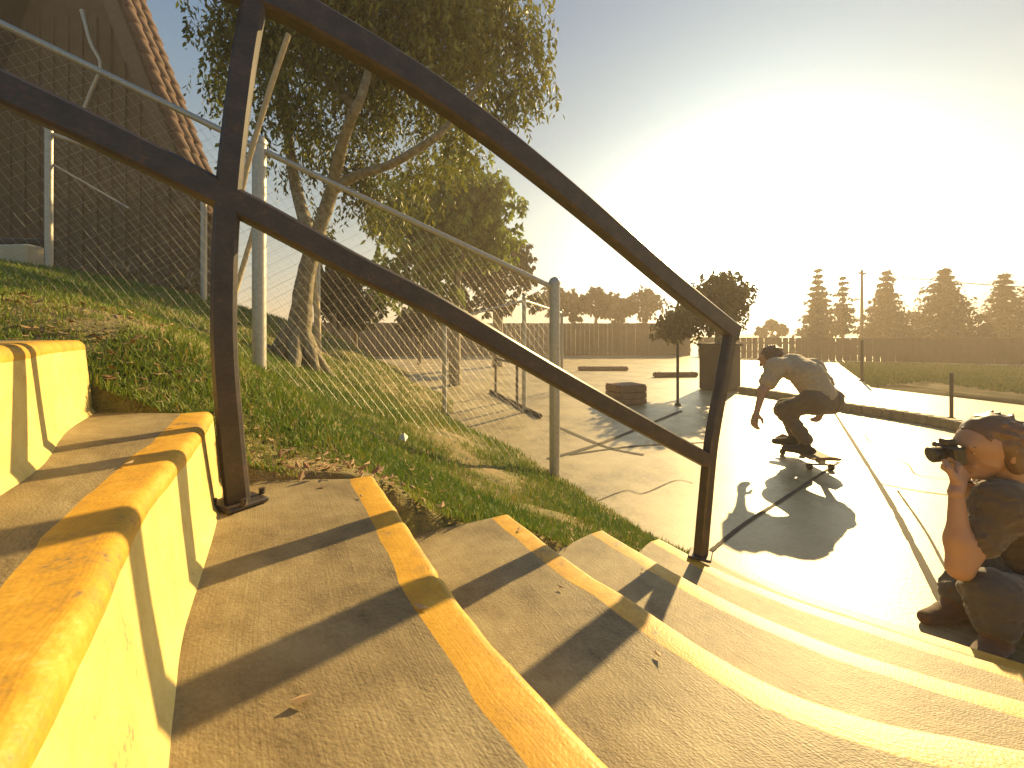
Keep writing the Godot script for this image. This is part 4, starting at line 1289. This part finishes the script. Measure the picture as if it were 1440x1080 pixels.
# a hand with palm, four fingers of unequal length and a thumb; curl 0 flat .. 1 closed
func hand(s: SurfaceTool, wrist: Vector3, along: Vector3, palm_out: Vector3, curl: float, cell: float) -> void:
	var n := (palm_out - along * palm_out.dot(along)).normalized()   # back of the hand
	var sd := along.cross(n)
	var b := [[wrist - along * 0.01, wrist + along * 0.03, 0.024, 0.022]]
	var k := 0
	for q in [[-0.027, 0.072], [-0.009, 0.08], [0.009, 0.074], [0.026, 0.058]]:
		var root_p: Vector3 = wrist + along * 0.085 + sd * q[0]
		b.append([wrist + along * 0.03 + sd * q[0] * 0.8, root_p, 0.014, 0.0105])
		var dir := along
		var p := root_p
		for g in 3:
			var turn: float = curl * [0.7, 1.1, 0.8][g]
			dir = dir.rotated(sd, turn) if dir.rotated(sd, turn).dot(n) < dir.dot(n) else dir.rotated(sd, -turn)
			var e: Vector3 = p + dir * q[1] * [0.45, 0.32, 0.25][g]
			b.append([p, e, 0.0095 - g * 0.0007, 0.0088 - g * 0.0007])
			p = e
		k += 1
	var th := wrist + along * 0.03 - sd * 0.026
	var th2 := th + (along * 0.55 - sd * 0.75 - n * 0.3).normalized() * 0.042
	b.append([th, th2, 0.014, 0.011])
	b.append([th2, th2 + (along * 0.9 - sd * 0.1 - n * 0.5).normalized() * 0.034, 0.0105, 0.0085])
	flesh(s, b, cell, 0.0035)

func shoe(s: SurfaceTool, ankle: Vector3, fw: Vector3) -> void:
	var sole := ankle - Vector3.UP * 0.055
	flesh(s, [[ankle + Vector3.UP * 0.01, ankle - Vector3.UP * 0.02, 0.042, 0.04], [sole - fw * 0.05, sole + fw * 0.05, 0.030, 0.033], [sole + fw * 0.05, sole + fw * 0.15 - Vector3.UP * 0.006, 0.034, 0.027]], 0.008, 0.008)

func build_photographer() -> void:
	var root := thing("person", "person squatting at the foot of the steps with a camera raised", "person", Vector3(1.9, 0, -1.68))
	var p := func(px: float, py: float, d: float) -> Vector3: return Vector3((px - 720) / 600.0 * d, 1.133 + (470 - py) / 600.0 * d, -d)
	var head: Vector3 = p.call(1393, 632, 1.66)
	var neck: Vector3 = p.call(1418, 678, 1.68)
	var sh: Vector3 = p.call(1436, 705, 1.70)
	var sh_n: Vector3 = p.call(1412, 712, 1.58)
	var sh_f: Vector3 = p.call(1428, 694, 1.84)
	var hip: Vector3 = p.call(1448, 842, 1.72)
	var mid: Vector3 = p.call(1452, 770, 1.72)
	var el_n: Vector3 = p.call(1349, 800, 1.56)
	var wr_n: Vector3 = p.call(1345, 690, 1.60)
	var el_f: Vector3 = p.call(1384, 770, 1.86)
	var wr_f: Vector3 = p.call(1352, 668, 1.76)
	var kn_f: Vector3 = p.call(1378, 798, 1.74)
	var an_f: Vector3 = p.call(1343, 862, 1.70)
	var kn_n: Vector3 = p.call(1398, 838, 1.53)
	var an_n: Vector3 = p.call(1400, 915, 1.50)
	an_f.y = 0.085
	an_n.y = 0.085
	var hip_f := hip + Vector3(-0.02, 0, -0.09)
	var hip_n := hip + Vector3(0.0, 0, 0.09)
	var s := new_st()
	flesh(s, [[hip, mid, 0.13, 0.125], [mid, sh, 0.125, 0.13], [sh, neck, 0.08, 0.055], [neck, head, 0.052, 0.055], [sh_n, sh_f, 0.07, 0.07], [sh, sh_n, 0.09, 0.07],
		[sh_n, el_n, 0.046, 0.033], [el_n, el_n.lerp(wr_n, 0.35), 0.031, 0.036], [el_n.lerp(wr_n, 0.35), wr_n, 0.034, 0.022], [sh_f, el_f, 0.046, 0.034], [el_f, wr_f, 0.036, 0.022],
		[hip_f, kn_f, 0.085, 0.058], [kn_f, an_f, 0.054, 0.038], [hip_n, kn_n, 0.085, 0.058], [kn_n, an_n, 0.054, 0.038]], 0.012, 0.012)
	var fw := Vector3(-0.97, -0.16, -0.12).normalized()
	var up := Vector3(-0.18, 0.98, 0.0)
	up = (up - fw * up.dot(fw)).normalized()
	head_bones(s, head, fw, up, 0.0035)
	var cam: Vector3 = head + fw * 0.145 + up * 0.006
	hand(s, wr_n, (cam + Vector3(0.0, -0.05, 0.05) - wr_n).normalized(), Vector3(0.2, -0.2, 1.0), 0.75, 0.003)
	hand(s, wr_f, (cam + Vector3(0.02, -0.02, -0.06) - wr_f).normalized(), Vector3(0.2, -0.1, -1.0), 0.75, 0.003)
	obj("body", s, mats.skin, root)
	s = new_st()
	flesh(s, [[hip + Vector3(0, 0.02, 0), mid, 0.155, 0.145], [mid, sh, 0.145, 0.14], [sh, sh_n, 0.095, 0.08], [sh_n, sh_f, 0.088, 0.088], [sh, neck.lerp(sh, 0.4), 0.09, 0.065],
		[sh_n, sh_n.lerp(el_n, 0.55), 0.066, 0.058], [sh_f, sh_f.lerp(el_f, 0.55), 0.066, 0.058]], 0.010, 0.010, 0.015, 13.0)
	obj("shirt", s, mats.brown_shirt, root)
	s = new_st()
	flesh(s, [[hip_n, hip_f, 0.15, 0.15], [hip_f, kn_f, 0.105, 0.08], [kn_f, kn_f.lerp(an_f, 0.86), 0.076, 0.062], [hip_n, kn_n, 0.11, 0.085], [kn_n, kn_n.lerp(an_n, 0.7), 0.08, 0.066]], 0.012, 0.012, 0.013, 14.0)
	obj("trousers", s, mats.dark_denim, root)
	for q in [[an_f, Vector3(-0.95, 0, 0.2)], [an_n, Vector3(-0.9, 0, 0.35)]]:
		s = new_st()
		shoe(s, q[0], q[1].normalized())
		obj("shoe", s, mats.brown_suede, root)
	s = new_st()
	hair_cap(s, head, fw, up)
	obj("hair", s, mats.hair, root)
	face_bits(root, head, fw, up)
	# the camera in the hands
	var c := thing("stills_camera", "black stills camera held up to the squatting person's face", "camera", cam - up * 0.05)
	var b := Basis(fw.cross(up), up, -fw)
	s = new_st()
	box(s, cam, Vector3(0.11, 0.07, 0.042), b, 0.007)
	box(s, cam + up * 0.045, Vector3(0.042, 0.026, 0.04), b, 0.006)
	obj("body", s, mats.black_plastic, c)
	s = new_st()
	tube(s, [cam + fw * 0.02, cam + fw * 0.042, cam + fw * 0.044, cam + fw * 0.066], [0.027, 0.027, 0.030, 0.030], 20)
	var ln := obj("lens", s, mats.black_plastic, c)
	s = new_st()
	tube(s, [cam + fw * 0.0665, cam + fw * 0.068], [0.024, 0.022], 20)
	obj("front_glass", s, mats.lens_glass, ln)
	s = new_st()
	tube(s, smooth_line([cam + b.x * 0.07, cam + b.x * 0.08 - up * 0.06 - fw * 0.03, cam + b.x * 0.06 - up * 0.13 - fw * 0.06, cam + b.x * 0.05 - up * 0.15 - fw * 0.1], 5), [0.004], 6)
	obj("strap", s, mats.black_plastic, c)

# ---------------------------------------------------------------- sky
func make_sky() -> PanoramaSkyMaterial:
	var w := 1024
	var h := 512
	var im := Image.create(w, h, false, Image.FORMAT_RGBF)
	var glow_dir := Vector3(sin(deg_to_rad(29.5)) * cos(deg_to_rad(7.5)), sin(deg_to_rad(7.5)), -cos(deg_to_rad(29.5)) * cos(deg_to_rad(7.5)))
	for y in h:
		var el := PI / 2.0 - PI * (y + 0.5) / h
		for x in w:
			var az := TAU * (x + 0.5) / w
			var v := Vector3(sin(az) * cos(el), sin(el), -cos(az) * cos(el))
			var up := maxf(v.y, 0.0)
			var t := pow(1.0 - up, 2.3)
			var c := Vector3(0.018, 0.075, 0.165).lerp(Vector3(0.23, 0.30, 0.265), t)
			var ang := rad_to_deg(acos(clampf(v.dot(glow_dir), -1, 1)))
			ang *= 0.8 + 0.35 * clampf((v.y - glow_dir.y) / 0.3, 0.0, 1.0)   # the glare hangs low and wide
			var wide := exp(-pow(ang / 18.0, 1.4))
			var core := exp(-pow(ang / 8.5, 1.7))
			c += Vector3(0.80, 1.0, 0.90) * wide * 0.84 + Vector3(1.0, 0.93, 0.66) * core * 3.5
			im.set_pixel(x, y, Color(c.x, c.y, c.z))
	var m := PanoramaSkyMaterial.new()
	m.panorama = ImageTexture.create_from_image(im)
	return m

func _ready() -> void:
	rng.seed = 1
	var cam := Camera3D.new()
	cam.name = "camera"
	cam.position = Vector3(0, 1.133, 0)
	cam.projection = Camera3D.PROJECTION_FRUSTUM
	cam.near = 0.05
	cam.far = 1200.0
	cam.size = 0.05 * 1080.0 / 600.0
	cam.frustum_offset = Vector2(0, -70.0 / 600.0 * 0.05)
	add_child(cam)
	cam.current = true
	var env := Environment.new()
	env.background_mode = Environment.BG_SKY
	env.sky = Sky.new()
	env.sky.sky_material = make_sky()
	env.tonemap_mode = Environment.TONE_MAPPER_LINEAR
	env.tonemap_exposure = 2.3
	env.volumetric_fog_enabled = true
	env.volumetric_fog_density = 0.0076
	env.volumetric_fog_albedo = Color(1.0, 0.93, 0.85)
	env.volumetric_fog_anisotropy = 0.36
	env.sdfgi_enabled = true
	env.ssao_enabled = true
	env.ssil_enabled = true
	var we := WorldEnvironment.new()
	we.name = "world_environment"
	we.environment = env
	add_child(we)
	var az := deg_to_rad(35.5)
	var el := deg_to_rad(24.5)
	var sun_dir := Vector3(sin(az) * cos(el), sin(el), -cos(az) * cos(el))
	var sun := DirectionalLight3D.new()
	sun.name = "sun"
	sun.light_energy = 1.6
	sun.light_color = Color(1.0, 0.86, 0.59)
	sun.light_angular_distance = 0.5
	sun.shadow_enabled = true
	add_child(sun)
	sun.basis = Basis.looking_at(-sun_dir)

	make_materials()
	solve_bank()
	build_court()
	build_bank()
	build_steps()
	build_building()
	build_handrail()
	build_fences()
	build_main_tree()
	build_trees()
	build_skater()
	build_photographer()
	build_grass()
